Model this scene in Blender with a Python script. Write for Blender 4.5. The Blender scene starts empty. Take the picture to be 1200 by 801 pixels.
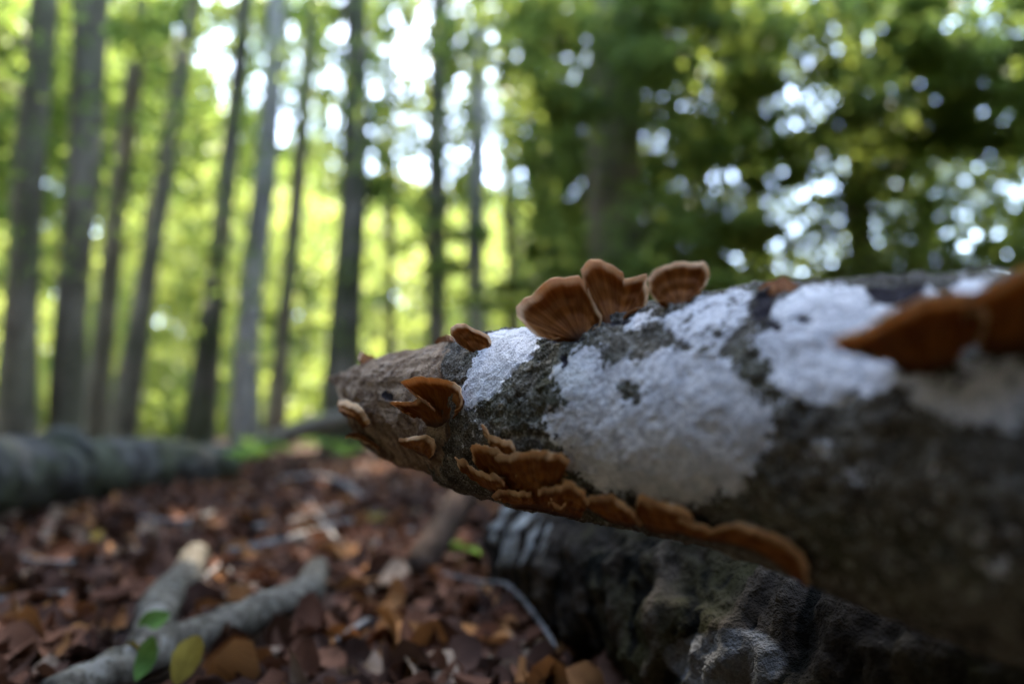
import bpy, math, random
import numpy as np
from mathutils import Vector, Matrix

# ------------------------------------------------------------------ camera, sky, sun, exposure
scene = bpy.context.scene
C = scene.collection
random.seed(7)
RNG = np.random.default_rng(11)

F = 800.0                     # focal length in photo pixels (photo is 1200 x 801)
CAM_H = 0.22
PITCH = math.atan(104.5 / F)
FOCUS = 0.366

cam_data = bpy.data.cameras.new("camera")
cam = bpy.data.objects.new("camera", cam_data)
C.objects.link(cam)
scene.camera = cam
cam.location = (0, 0, CAM_H)
cam.rotation_euler = (math.radians(90) + PITCH, 0, 0)
cam_data.sensor_width = 36
cam_data.lens = F * 36 / 1200
cam_data.clip_start = 0.01
cam_data.clip_end = 600
cam_data.dof.use_dof = True
cam_data.dof.focus_distance = FOCUS
cam_data.dof.aperture_fstop = 2.6

SUN_EL, SUN_AZ = math.radians(57), math.radians(-8)      # azimuth from +Y towards +X
world = bpy.data.worlds.new("World")
scene.world = world
world.use_nodes = True
wn = world.node_tree
sky = wn.nodes.new('ShaderNodeTexSky')
sky.sky_type = 'NISHITA'
sky.sun_disc = False
sky.sun_elevation = SUN_EL
sky.sun_rotation = SUN_AZ
sky.air_density = 1.0
sky.dust_density = .6
sky.ozone_density = 1.4
bg = wn.nodes['Background']
bg.inputs['Strength'].default_value = 0.15
wn.links.new(sky.outputs[0], bg.inputs[0])

sun_data = bpy.data.lights.new("sun", 'SUN')
sun_data.energy = 2.6
sun_data.angle = math.radians(0.55)
sun_data.color = (1.0, 0.95, 0.86)
sun = bpy.data.objects.new("sun", sun_data)
C.objects.link(sun)
sdir = Vector((math.sin(SUN_AZ) * math.cos(SUN_EL), math.cos(SUN_AZ) * math.cos(SUN_EL), math.sin(SUN_EL)))
sun.rotation_euler = sdir.to_track_quat('Z', 'Y').to_euler()
sun.location = sdir * 60

vs = scene.view_settings
vs.view_transform = 'Standard'
vs.look = 'None'
vs.gamma = 1
vs.use_curve_mapping = False
vs.exposure = 4.45
vs.use_white_balance = True
vs.white_balance_temperature = 7200
vs.white_balance_tint = 14
scene.render.engine = 'CYCLES'
cy = scene.cycles
cy.use_denoising = True
cy.use_adaptive_sampling = False
cy.max_bounces = 7
cy.diffuse_bounces = 4
cy.glossy_bounces = 2
cy.transmission_bounces = 4
cy.sample_clamp_indirect = 6
cy.caustics_reflective = False
cy.caustics_refractive = False

# ------------------------------------------------------------------ pixel geometry
FWD = np.array([0, math.cos(PITCH), math.sin(PITCH)])
UPV = np.array([0, -math.sin(PITCH), math.cos(PITCH)])
RGT = np.array([1.0, 0, 0])
CAMP = np.array([0, 0, CAM_H])

def at(px, py, d):
    """photo pixel + depth along the view axis -> world point"""
    return CAMP + d * (FWD + (px - 600) / F * RGT + (400.5 - py) / F * UPV)

def to_px(P):
    q = P - CAMP
    z = q @ FWD
    return 600 + F * (q @ RGT) / z, 400.5 - F * (q @ UPV) / z, z

def on_ground(px, py, z=0.0):
    r = FWD + (px - 600) / F * RGT + (400.5 - py) / F * UPV
    t = (z - CAM_H) / r[2]
    return CAMP + t * r

# ------------------------------------------------------------------ noise
def _hash(i, j, k, seed):
    h = (i * 374761393 + j * 668265263 + k * 2147483647 + seed * 974711) & 0xFFFFFFFF
    h = ((h ^ (h >> 13)) * 1274126177) & 0xFFFFFFFF
    h = (h ^ (h >> 16)) & 0xFFFF
    return h / 65535.0

def vnoise(p, seed=0):
    p = np.asarray(p, float)
    f = np.floor(p).astype(np.int64)
    t = p - f
    t = t * t * (3 - 2 * t)
    i, j, k = f[:, 0], f[:, 1], f[:, 2]
    out = 0
    for a in (0, 1):
        wa = t[:, 0] if a else 1 - t[:, 0]
        for b in (0, 1):
            wb = t[:, 1] if b else 1 - t[:, 1]
            for c in (0, 1):
                wc = t[:, 2] if c else 1 - t[:, 2]
                out = out + wa * wb * wc * _hash(i + a, j + b, k + c, seed)
    return out * 2 - 1

def fbm(p, oct=4, seed=0, gain=.5):
    s, a, tot = 0, 1, 0
    p = np.asarray(p, float)
    for o in range(oct):
        s = s + a * vnoise(p * 2 ** o, seed + o * 17)
        tot += a
        a *= gain
    return s / tot

def ridged(p, oct=3, seed=0):
    s, a, tot = 0, 1, 0
    p = np.asarray(p, float)
    for o in range(oct):
        s = s + a * (1 - 2 * np.abs(vnoise(p * 2 ** o, seed + o * 13)))
        tot += a
        a *= .5
    return s / tot

def ground_z(x, y):
    x = np.atleast_1d(np.asarray(x, float))
    y = np.atleast_1d(np.asarray(y, float))
    p = np.stack([x, y, 0 * x], 1)
    far = np.clip((y - 12) / 25, 0, 1)
    return .018 * fbm(p * 3.1, 3, 5) + .012 * vnoise(p * .9, 9) + far * .5 * vnoise(p * .12, 3)

def gz(x, y):
    return float(ground_z(x, y)[0])

# ------------------------------------------------------------------ mesh helpers
def new_mesh(name, V, faces, smooth=True):
    """faces: (n,3) or (n,4) int array"""
    me = bpy.data.meshes.new(name)
    V = np.asarray(V, np.float32)
    faces = np.asarray(faces, np.int32)
    n, k = faces.shape
    me.vertices.add(len(V))
    me.vertices.foreach_set('co', V.ravel())
    me.loops.add(n * k)
    me.loops.foreach_set('vertex_index', faces.ravel())
    me.polygons.add(n)
    me.polygons.foreach_set('loop_start', np.arange(0, n * k, k, dtype=np.int32))
    me.polygons.foreach_set('loop_total', np.full(n, k, np.int32))
    if smooth:
        me.polygons.foreach_set('use_smooth', np.ones(n, bool))
    me.update(calc_edges=True)
    me.validate()
    return me

def add_attr(me, name, val):
    a = me.attributes.new(name, 'FLOAT', 'POINT')
    a.data.foreach_set('value', np.asarray(val, np.float32))

def link(name, me, mat=None, parent=None, label=None, cat=None, group=None, kind=None, loc=None):
    o = bpy.data.objects.new(name, me)
    C.objects.link(o)
    if mat is not None and me is not None and len(me.materials) == 0:
        me.materials.append(mat)
    if parent is not None:
        o.parent = parent
        o.matrix_parent_inverse = Matrix.Translation(-Vector(parent.location))
    if loc is not None:
        o.location = loc
    if label: o['label'] = label
    if cat: o['category'] = cat
    if group: o['group'] = group
    if kind: o['kind'] = kind
    return o

def thing(name, label, cat, loc, group=None):
    return link(name, None, None, None, label, cat, group, None, tuple(float(v) for v in loc))

def grid_faces(n, m, wrap=False):
    """n rows, m columns; wrap closes the columns"""
    i = np.arange(n - 1)[:, None]
    j = np.arange(m if wrap else m - 1)[None, :]
    j2 = (j + 1) % m
    return np.stack([i * m + j, i * m + j2, (i + 1) * m + j2, (i + 1) * m + j], -1).reshape(-1, 4)

def resample(P, n):
    P = np.asarray(P, float)
    t = np.r_[0, np.cumsum(np.linalg.norm(np.diff(P[:, :3], axis=0), axis=1))]
    t /= t[-1]
    u = np.linspace(0, 1, n)
    out = np.stack([np.interp(u, t, P[:, k]) for k in range(P.shape[1])], 1)
    w = max(1, int(n / len(P) * .45))
    if w > 1 and n > 8:                                   # soften the corners
        ker = np.hanning(w + 2)[1:-1]
        ker /= ker.sum()
        for k in range(out.shape[1]):
            e = np.r_[2 * out[0, k] - out[1:w + 1, k][::-1], out[:, k], 2 * out[-1, k] - out[-w - 1:-1, k][::-1]]
            out[:, k] = np.convolve(e, ker, 'same')[w:-w]
    return out

def tube(path, rad, nseg=14, nring=24, rough=.06, freq=30, seed=1, fine=0, flat_end=False):
    """tapered, uneven limb along a 3-D path with rounded ends; returns V, faces, s"""
    P = np.c_[np.asarray(path, float), np.asarray(rad, float)]
    Q = resample(P, nring)
    c, r = Q[:, :3], Q[:, 3]
    T = np.gradient(c, axis=0)
    T /= np.linalg.norm(T, axis=1)[:, None]
    ref = np.array([0, 0, 1.0]) if abs(T[0, 2]) < .8 else np.array([0, 1.0, 0])
    A = np.cross(T, ref); A /= np.linalg.norm(A, axis=1)[:, None]
    B = np.cross(A, T)
    th = np.linspace(0, 2 * math.pi, nseg, endpoint=False)
    ring = np.cos(th)[None, :, None] * A[:, None] + np.sin(th)[None, :, None] * B[:, None]
    base = c[:, None] + ring * r[:, None, None]
    nz = fbm(base.reshape(-1, 3) * freq, 3, seed).reshape(nring, nseg)
    V = c[:, None] + ring * (r[:, None] * (1 + rough * nz))[..., None]
    if fine:
        V = V + ring * (fine * ridged(base.reshape(-1, 3) * freq * 3, 2, seed + 3).reshape(nring, nseg))[..., None]
    V = V.reshape(-1, 3)
    faces = grid_faces(nring, nseg, True)
    k = .15 if flat_end else .6
    V = np.r_[V, [c[0] - T[0] * r[0] * k], [c[-1] + T[-1] * r[-1] * k]]
    e0, e1 = len(V) - 2, len(V) - 1
    j = np.arange(nseg); j2 = (j + 1) % nseg
    # end fans as degenerate-free quads are awkward: use triangles repeated as separate list
    tri0 = np.stack([np.full(nseg, e0), j2, j], 1)
    o = (nring - 1) * nseg
    tri1 = np.stack([np.full(nseg, e1), o + j, o + j2], 1)
    return V, faces, np.r_[tri0, tri1]

def mesh_mixed(name, V, quads, tris, smooth=True):
    q = np.asarray(quads, np.int32)
    t2 = np.r_[q[:, [0, 1, 2]], q[:, [0, 2, 3]], np.asarray(tris, np.int32)]
    return new_mesh(name, V, t2, smooth)

def tube_obj(name, path, rad, mat, parent=None, **kw):
    tags = {k: kw.pop(k) for k in ('label', 'cat', 'group', 'kind') if k in kw}
    V, q, t = tube(path, rad, **kw)
    loc = np.asarray(path[0], float)
    if parent is None:
        me = mesh_mixed(name, V - loc, q, t)
        return link(name, me, mat, None, loc=tuple(loc), **tags)
    return link(name, mesh_mixed(name, V, q, t), mat, parent, **tags)

# ------------------------------------------------------------------ materials
def mat_base(name):
    m = bpy.data.materials.new(name)
    m.use_nodes = True
    nt = m.node_tree
    b = nt.nodes['Principled BSDF']
    b.inputs['Specular IOR Level'].default_value = .12
    return m, nt, b

class NG:
    """short node writer"""
    def __init__(s, nt): s.nt = nt; s.L = nt.links
    def n(s, t, **kw):
        x = s.nt.nodes.new(t)
        for k, v in kw.items(): setattr(x, k, v)
        return x
    def put(s, sock, v):
        if hasattr(v, 'links') or hasattr(v, 'is_output'): s.L.new(v, sock)
        else: sock.default_value = v
    def coord(s, kind='Object'): return s.n('ShaderNodeTexCoord').outputs[kind]
    def noise(s, vec, scale, detail=4, rough=.6, dist=0):
        x = s.n('ShaderNodeTexNoise'); s.L.new(vec, x.inputs['Vector'])
        x.inputs['Scale'].default_value = scale; x.inputs['Detail'].default_value = detail
        x.inputs['Roughness'].default_value = rough; x.inputs['Distortion'].default_value = dist
        return x.outputs['Fac']
    def voro(s, vec, scale, feature='F1', out='Distance'):
        x = s.n('ShaderNodeTexVoronoi', feature=feature); s.L.new(vec, x.inputs['Vector'])
        x.inputs['Scale'].default_value = scale
        return x.outputs[out]
    def math(s, op, a, b=0.0, c=0.0, clamp=False):
        x = s.n('ShaderNodeMath', operation=op, use_clamp=clamp)
        s.put(x.inputs[0], a); s.put(x.inputs[1], b); s.put(x.inputs[2], c)
        return x.outputs[0]
    def step(s, v, lo, hi):
        x = s.n('ShaderNodeMapRange', interpolation_type='SMOOTHSTEP')
        s.put(x.inputs[0], v); x.inputs[1].default_value = lo; x.inputs[2].default_value = hi
        return x.outputs[0]
    def mix(s, f, a, b):
        x = s.n('ShaderNodeMix', data_type='RGBA')
        s.put(x.inputs[0], f)
        for sock, v in ((x.inputs[6], a), (x.inputs[7], b)):
            if isinstance(v, tuple): sock.default_value = (*v, 1)
            else: s.L.new(v, sock)
        return x.outputs[2]
    def attr(s, name):
        return s.n('ShaderNodeAttribute', attribute_name=name).outputs['Fac']
    def bump(s, h, dist, strength=1.0, normal=None):
        x = s.n('ShaderNodeBump'); s.L.new(h, x.inputs['Height'])
        x.inputs['Distance'].default_value = dist; x.inputs['Strength'].default_value = strength
        if normal is not None: s.L.new(normal, x.inputs['Normal'])
        return x.outputs[0]
    def mapping(s, vec, scale):
        x = s.n('ShaderNodeMapping'); s.L.new(vec, x.inputs[0]); x.inputs['Scale'].default_value = scale
        return x.outputs[0]

def mat_log():
    m, nt, b = mat_base("lichen_covered_bark")
    g = NG(nt)
    P = g.coord()
    n1 = g.noise(P, 60, 5, .6)
    n2 = g.noise(P, 240, 4, .65)
    n3 = g.noise(P, 900, 3, .6)
    n4 = g.noise(P, 22, 4, .6)
    # bark
    bark = g.mix(g.step(n1, .38, .62), (.055, .046, .034), (.165, .143, .105))
    bark = g.mix(g.math('MULTIPLY', g.step(n4, .45, .65), .55), bark, (.085, .085, .04))
    speck = g.math('MULTIPLY', g.step(n2, .53, .66), g.step(n4, .36, .56))
    bark = g.mix(g.math('MULTIPLY', speck, .8), bark, (.36, .345, .28))
    bark = g.mix(g.math('MULTIPLY', g.step(n3, .56, .68), .6), bark, (.40, .40, .36))
    bark = g.mix(g.step(n3, .46, .34), bark, (.02, .017, .013))
    # bare wood at the broken end
    Pw = g.mapping(P, (1, 1, 1))
    w1 = g.noise(Pw, 45, 5, .6, 1.0)
    w2 = g.noise(Pw, 190, 4, .65)
    wood = g.mix(g.step(w1, .36, .62), (.12, .068, .037), (.34, .235, .145))
    wood = g.mix(g.math('MULTIPLY', g.step(w2, .5, .64), .5), wood, (.42, .33, .24))
    wood = g.mix(g.math('MULTIPLY', g.step(n2, .46, .36), .6), wood, (.05, .03, .025))
    col = g.mix(g.step(g.math('ADD', g.attr('wood'), g.math('MULTIPLY', g.math('SUBTRACT', n1, .5), .05)), -.001, .0025), bark, wood)
    # dark bare patches and dark strips along the bracket feet
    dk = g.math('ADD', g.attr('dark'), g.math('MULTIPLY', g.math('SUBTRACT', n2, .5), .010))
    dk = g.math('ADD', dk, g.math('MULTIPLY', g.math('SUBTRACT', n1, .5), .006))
    # lichen
    ed = g.math('MULTIPLY', g.math('SUBTRACT', n2, .5), .013)
    ed = g.math('ADD', ed, g.math('MULTIPLY', g.math('SUBTRACT', n1, .5), .016))
    ed = g.math('ADD', ed, g.math('MULTIPLY', g.math('SUBTRACT', n3, .5), .005))
    lf = g.step(g.math('ADD', g.attr('lichen'), ed), -.0004, .0006)
    pit = g.voro(P, 420)
    wear = g.math('MULTIPLY', g.step(pit, .20, .10), g.step(n1, .50, .60))
    lf = g.math('MULTIPLY', lf, g.math('MULTIPLY_ADD', wear, -.8, 1.0))
    lc = g.mix(g.step(n1, .35, .65), (.46, .452, .435), (.63, .615, .58))
    lc = g.mix(g.math('MULTIPLY', g.step(n2, .52, .40), .40), lc, (.36, .36, .36))
    lc = g.mix(g.math('MULTIPLY', g.step(n3, .45, .36), .6), lc, (.22, .22, .20))
    lc = g.mix(g.math('MULTIPLY', g.step(n4, .42, .30), .5), lc, (.36, .38, .36))
    crack = g.voro(P, 75, 'DISTANCE_TO_EDGE')
    lc = g.mix(g.math('MULTIPLY', g.step(g.math('ADD', crack, g.math('MULTIPLY', n3, .05)), .06, .03), .55), lc, (.25, .25, .24))
    lc = g.mix(g.math('MULTIPLY', g.step(n4, .55, .72), .35), lc, (.52, .53, .44))
    col = g.mix(lf, col, lc)
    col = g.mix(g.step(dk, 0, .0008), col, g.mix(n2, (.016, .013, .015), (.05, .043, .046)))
    nt.links.new(col, b.inputs['Base Color'])
    b.inputs['Roughness'].default_value = .9
    b.inputs['Specular IOR Level'].default_value = .06
    h = g.math('ADD', g.math('MULTIPLY', n2, .6), g.math('MULTIPLY', n3, .55))
    h = g.math('MULTIPLY', h, g.math('MULTIPLY_ADD', lf, -.55, 1.0))
    h = g.math('ADD', h, g.math('MULTIPLY', lf, .55))
    nt.links.new(g.bump(h, .0034, 1.0), b.inputs['Normal'])
    return m

def mat_fungus():
    m, nt, b = mat_base("bracket_fungus_flesh")
    g = NG(nt)
    P = g.coord()
    v = g.attr('vv')          # 0 at the foot, 1 at the margin
    u = g.attr('uu')          # metres along the margin
    n = g.noise(P, 150, 4, .6)
    cmb = g.n('ShaderNodeCombineXYZ')
    g.put(cmb.inputs[0], g.math('MULTIPLY', u, 1.0)); g.put(cmb.inputs[1], g.math('MULTIPLY', v, .05))
    fur = g.noise(cmb.outputs[0], 15, 4, .6)
    zone = g.noise(g.n('ShaderNodeCombineXYZ').outputs[0], 1, 0)
    cz = g.n('ShaderNodeCombineXYZ')
    g.put(cz.inputs[0], g.math('ADD', v, g.math('MULTIPLY', n, .05)))
    zone = g.noise(cz.outputs[0], 14, 2, .5)
    col = g.mix(g.step(fur, .38, .62), (.160, .047, .008), (.285, .104, .022))
    col = g.mix(g.math('MULTIPLY', g.step(zone, .48, .6), .22), col, (.22, .075, .015))
    col = g.mix(g.math('MULTIPLY', g.step(n, .56, .68), .3), col, (.27, .11, .03))
    col = g.mix(g.step(g.math('ADD', v, g.math('MULTIPLY', g.math('SUBTRACT', n, .5), .10)), .84, .96), col, (.72, .47, .25))
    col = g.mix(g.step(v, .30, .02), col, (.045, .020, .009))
    nt.links.new(col, b.inputs['Base Color'])
    b.inputs['Roughness'].default_value = .62
    tr = g.n('ShaderNodeBsdfTranslucent')
    nt.links.new(g.mix(g.step(v, .78, 1.0), (.24, .07, .012), (.65, .34, .11)), tr.inputs[0])
    mx = g.n('ShaderNodeMixShader')
    g.put(mx.inputs[0], g.math('MULTIPLY_ADD', g.step(v, .55, 1.0), .20, .14))
    nt.links.new(b.outputs[0], mx.inputs[1]); nt.links.new(tr.outputs[0], mx.inputs[2])
    nt.links.new(mx.outputs[0], nt.nodes['Material Output'].inputs[0])
    h = g.math('ADD', g.math('MULTIPLY', fur, 1.0), g.math('MULTIPLY', n, .5))
    nt.links.new(g.bump(h, .0015, .8), b.inputs['Normal'])
    return m

def mat_bark(name, dark, light, moss=0.3, mosscol=(.05, .065, .018), scale=1.0, bump=.01, pale=None):
    m, nt, b = mat_base(name)
    g = NG(nt)
    P = g.coord()
    n1 = g.noise(g.mapping(P, (1, 1, .6)), 9 * scale, 5, .62)
    n2 = g.noise(P, 45 * scale, 5, .65)
    n3 = g.noise(P, 3.2 * scale, 4, .6)
    col = g.mix(g.step(n1, .34, .66), dark, light)
    b.inputs['Specular IOR Level'].default_value = .06
    col = g.mix(g.math('MULTIPLY', g.step(n2, .5, .64), .4), col, tuple(min(1, 1.6 * c) for c in light))
    blot = g.noise(g.mapping(P, (1, 1, .35)), 5 * scale, 3, .55)
    col = g.mix(g.math('MULTIPLY', g.step(blot, .50, .62), .45), col, tuple(min(1, 1.9 * c) for c in light))
    if pale:
        col = g.mix(g.step(g.math('ADD', n3, g.math('MULTIPLY', g.math('SUBTRACT', n2, .5), .25)), .56, .60), col, pale)
    col = g.mix(g.math('MULTIPLY', g.step(n3, .40, .58), moss), col, mosscol)
    nt.links.new(col, b.inputs['Base Color'])
    b.inputs['Roughness'].default_value = .9
    nt.links.new(g.bump(g.math('ADD', n1, n2), bump, .9), b.inputs['Normal'])
    return m

def mat_leaf(name, refl, trans, k=.5, var=.35, rough=.55):
    """thin leaf: reflects and lets light through; colour varies leaf by leaf"""
    m, nt, b = mat_base(name)
    g = NG(nt)
    tc = g.n('ShaderNodeObjectInfo').outputs['Random']
    rnd = g.n('ShaderNodeNewGeometry').outputs['Random Per Island']
    r = g.math('FRACT', g.math('ADD', rnd, tc))
    dark = tuple(c * (1 - var) for c in refl)
    lite = (min(1, refl[0] * (1 + var * 1.4)), min(1, refl[1] * (1 + var)), refl[2] * (1 + var * .5))
    nt.links.new(g.mix(r, dark, lite), b.inputs['Base Color'])
    b.inputs['Roughness'].default_value = rough
    tr = g.n('ShaderNodeBsdfTranslucent')
    td = tuple(c * (1 - var) for c in trans)
    tl = (min(1, trans[0] * (1 + var * 1.3)), min(1, trans[1] * (1 + var * .6)), trans[2])
    nt.links.new(g.mix(r, td, tl), tr.inputs[0])
    mx = g.n('ShaderNodeMixShader'); mx.inputs[0].default_value = k
    nt.links.new(b.outputs[0], mx.inputs[1]); nt.links.new(tr.outputs[0], mx.inputs[2])
    nt.links.new(mx.outputs[0], nt.nodes['Material Output'].inputs[0])
    return m

def mat_dead_leaf(name, c1, c2, k=.12):
    m, nt, b = mat_base(name)
    g = NG(nt)
    P = g.coord()
    u, v = g.attr('uu'), g.attr('vv')
    r = g.n('ShaderNodeObjectInfo').outputs['Random']
    ri = g.n('ShaderNodeNewGeometry').outputs['Random Per Island']
    n = g.noise(P, 60, 4, .6)
    f = g.math('ADD', g.math('MULTIPLY', n, .7), g.math('MULTIPLY', g.math('FRACT', g.math('ADD', r, ri)), .45))
    col = g.mix(g.step(f, .25, .85), c1, c2)
    vein = g.math('ABSOLUTE', g.math('SINE', g.math('MULTIPLY', g.math('SUBTRACT', u, g.math('MULTIPLY', g.math('ABSOLUTE', v), .45)), 46)))
    vm = g.math('MULTIPLY', g.step(vein, .22, .02), .35)
    mid = g.step(g.math('ABSOLUTE', v), .05, .015)
    col = g.mix(g.math('MAXIMUM', vm, g.math('MULTIPLY', mid, .6)), col, tuple(x * .55 for x in c1))
    nt.links.new(col, b.inputs['Base Color'])
    b.inputs['Roughness'].default_value = .7
    b.inputs['Specular IOR Level'].default_value = .05
    tr = g.n('ShaderNodeBsdfTranslucent'); nt.links.new(col, tr.inputs[0])
    mx = g.n('ShaderNodeMixShader'); mx.inputs[0].default_value = k
    nt.links.new(b.outputs[0], mx.inputs[1]); nt.links.new(tr.outputs[0], mx.inputs[2])
    nt.links.new(mx.outputs[0], nt.nodes['Material Output'].inputs[0])
    nt.links.new(g.bump(vein, .0006, .5), b.inputs['Normal'])
    return m

def mat_ground():
    m, nt, b = mat_base("forest_soil")
    g = NG(nt)
    P = g.coord()
    n1 = g.noise(P, 14, 6, .65)
    n2 = g.noise(P, 60, 5, .7)
    col = g.mix(g.step(n1, .36, .64), (.016, .011, .009), (.060, .034, .024))
    col = g.mix(g.math('MULTIPLY', g.step(n2, .52, .66), .7), col, (.11, .058, .038))
    nt.links.new(col, b.inputs['Base Color'])
    b.inputs['Roughness'].default_value = .95
    nt.links.new(g.bump(n2, .01, 1), b.inputs['Normal'])
    return m

M_LOG = mat_log()
M_FUN = mat_fungus()
M_SUPPORT = mat_bark("mossy_rotten_bark", (.012, .011, .009), (.050, .046, .036), .55, (.032, .036, .010), 5.0, .006)
M_GREYWOOD = mat_bark("weathered_grey_wood", (.10, .10, .105), (.27, .275, .285), .10, (.05, .05, .03), 6.0, .004)
M_BEECH = mat_bark("grey_beech_bark", (.072, .059, .038), (.150, .126, .084), .35, (.060, .066, .030), .5, .01)
M_BEECH_PALE = mat_bark("pale_beech_bark", (.14, .12, .095), (.26, .23, .185), .2, (.09, .095, .05), .5, .01)
M_BEECH_DARK = mat_bark("dark_mossy_bark", (.052, .043, .029), (.115, .098, .070), .6, (.035, .045, .014), .6, .012)
M_STICK = mat_bark("pale_lichened_branch", (.052, .042, .029), (.165, .142, .105), .30, (.06, .055, .03), 10.0, .006, pale=(.30, .27, .215))
M_BROWN = mat_bark("brown_stick_bark", (.018, .011, .007), (.048, .030, .020), .1, (.05, .05, .03), 6.0, .003)
M_TWIG = mat_bark("grey_twig_bark", (.045, .041, .036), (.14, .13, .118), .1, (.05, .05, .03), 20.0, .001)
M_FARLOG = mat_bark("darkened_grey_log_bark", (.018, .017, .014), (.060, .056, .048), .45, (.055, .065, .025), 2.0, .008)  # bark darkened to stand in for the log's shaded side
M_SOIL = mat_ground()
M_CROWN = mat_leaf("beech_leaf_green", (.060, .115, .016), (.170, .270, .060), .5)
M_BRIGHT = mat_leaf("young_beech_leaf_green", (.085, .150, .020), (.235, .325, .085), .5)
M_DARKLEAF = mat_leaf("shade_leaf_green", (.085, .135, .034), (.210, .310, .070), .48)
M_RING = mat_leaf("added_dark_ring_foliage", (.016, .028, .011), (.012, .022, .006), .25)  # for the added out-of-view foliage, kept dark to cut frontal light
M_SEED = mat_leaf("seedling_leaf_green", (.11, .21, .03), (.24, .42, .05), .35, .2)
M_GREENLEAF = mat_dead_leaf("fresh_green_leaf", (.075, .14, .025), (.12, .22, .05), .2)
M_YELLOW = mat_dead_leaf("yellowing_leaf", (.15, .10, .018), (.27, .20, .035), .25)
LEAFM = {
    'dark brown': mat_dead_leaf("dark_brown_dead_leaf", (.030, .015, .010), (.082, .041, .026)),
    'reddish brown': mat_dead_leaf("reddish_brown_dead_leaf", (.078, .032, .018), (.170, .075, .040)),
    'orange brown': mat_dead_leaf("orange_brown_dead_leaf", (.160, .065, .022), (.290, .130, .045)),
    'pale tan': mat_dead_leaf("pale_tan_dead_leaf", (.150, .095, .058), (.270, .185, .120)),
}

# ------------------------------------------------------------------ ground
def build_ground():
    def axis(lo, hi, near, n):
        t = np.linspace(-1, 1, n)
        return np.sign(t) * (np.abs(t) * near + np.abs(t) ** 5 * (hi - near))
    xs = axis(-150, 150, 3.5, 221)
    t = np.linspace(0, 1, 240)
    ys = -6 + t * 12 + t ** 6 * 194
    X, Y = np.meshgrid(xs, ys)
    V = np.stack([X.ravel(), Y.ravel(), ground_z(X.ravel(), Y.ravel())], 1)
    link('ground', new_mesh('ground', V, grid_faces(len(ys), len(xs))), M_SOIL, kind='structure',
         label='brown forest floor of soil under leaf litter')
build_ground()

# ------------------------------------------------------------------ the lichen-covered log
ST = np.array([  # px, top y, bottom y at the outline of the log
    (384, 442, 444), (394, 438, 451), (406, 433, 464), (420, 427, 484), (436, 421, 508), (455, 415, 532), (480, 408, 549),
    (520, 402, 558), (560, 394, 573), (600, 385, 584), (650, 374, 595), (700, 365, 603), (760, 356, 615),
    (830, 345, 629), (940, 333, 660), (1050, 326, 700), (1200, 318, 764)], float)

def log_axis():
    pts, rad = [], []
    for px, t, b in ST:
        d = .405 / (1 + (px - 600) / F)
        pts.append(at(px, (t + b) / 2, d))
        rad.append((b - t) / 2 * d / F)
    p0, p1 = pts[-3], pts[-1]
    last = rad[-1]
    dirn = (p1 - p0) / np.linalg.norm(p1 - p0)
    for k in (.12, .25, .45, .75):                      # goes on out of the picture
        pts.append(p1 + dirn * k); rad.append(last + .02 * k)
    return np.array(pts), np.array(rad)

LP, LR = log_axis()
NS, NT = 760, 440

def build_log():
    t = np.r_[0, np.cumsum(np.linalg.norm(np.diff(LP, axis=0), axis=1))]
    vis = t[16]
    s = np.r_[np.linspace(0, vis * 1.05, NS - 60, endpoint=False), np.linspace(vis * 1.05, t[-1], 60)]
    def spl(y):                                          # smoothed interpolation
        fine = np.linspace(0, t[-1], 3000)
        v = np.interp(fine, t, y)
        w = 61
        k = np.hanning(w); k /= k.sum()
        e = np.r_[2 * v[0] - v[1:w // 2 + 1][::-1], v, 2 * v[-1] - v[-w // 2:-1][::-1]]
        return np.interp(s, fine, np.convolve(e, k, 'valid')[:3000])
    c = np.stack([spl(LP[:, k]) for k in range(3)], 1)
    r = np.maximum(spl(LR), .0015)
    ax = LP[-1] - LP[5]
    ax /= np.linalg.norm(ax)                             # one straight axis direction keeps the sections even
    up = np.array([0, 0, 1.0]); N = up - (up @ ax) * ax; N /= np.linalg.norm(N)
    B = np.cross(ax, N)
    th = np.linspace(0, 2 * math.pi, NT, endpoint=False)
    ring = np.cos(th)[:, None] * N + np.sin(th)[:, None] * B
    base = c[:, None] + ring[None] * r[:, None, None]
    flat = base.reshape(-1, 3)
    S = np.repeat(s, NT); TH = np.tile(th, NS); R = np.repeat(r, NT)
    return flat, S, TH, R, np.tile(ring, (NS, 1)), s, c, r, t, ax, N, B

flat, LS, LTH, LRAD, LRING, ls, lc, lr, lt, LAX, LNV, LBV = build_log()
lpx, lpy, lz = to_px(flat)
view = CAMP - flat
front = (np.einsum('ij,ij->i', view, LRING) > 0) & (lz > .1)

def surf_index(px, py, pool=None):
    idx = np.nonzero(front)[0] if pool is None else pool
    return idx[np.argmin((lpx[idx] - px) ** 2 + (lpy[idx] - py) ** 2)]

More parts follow.
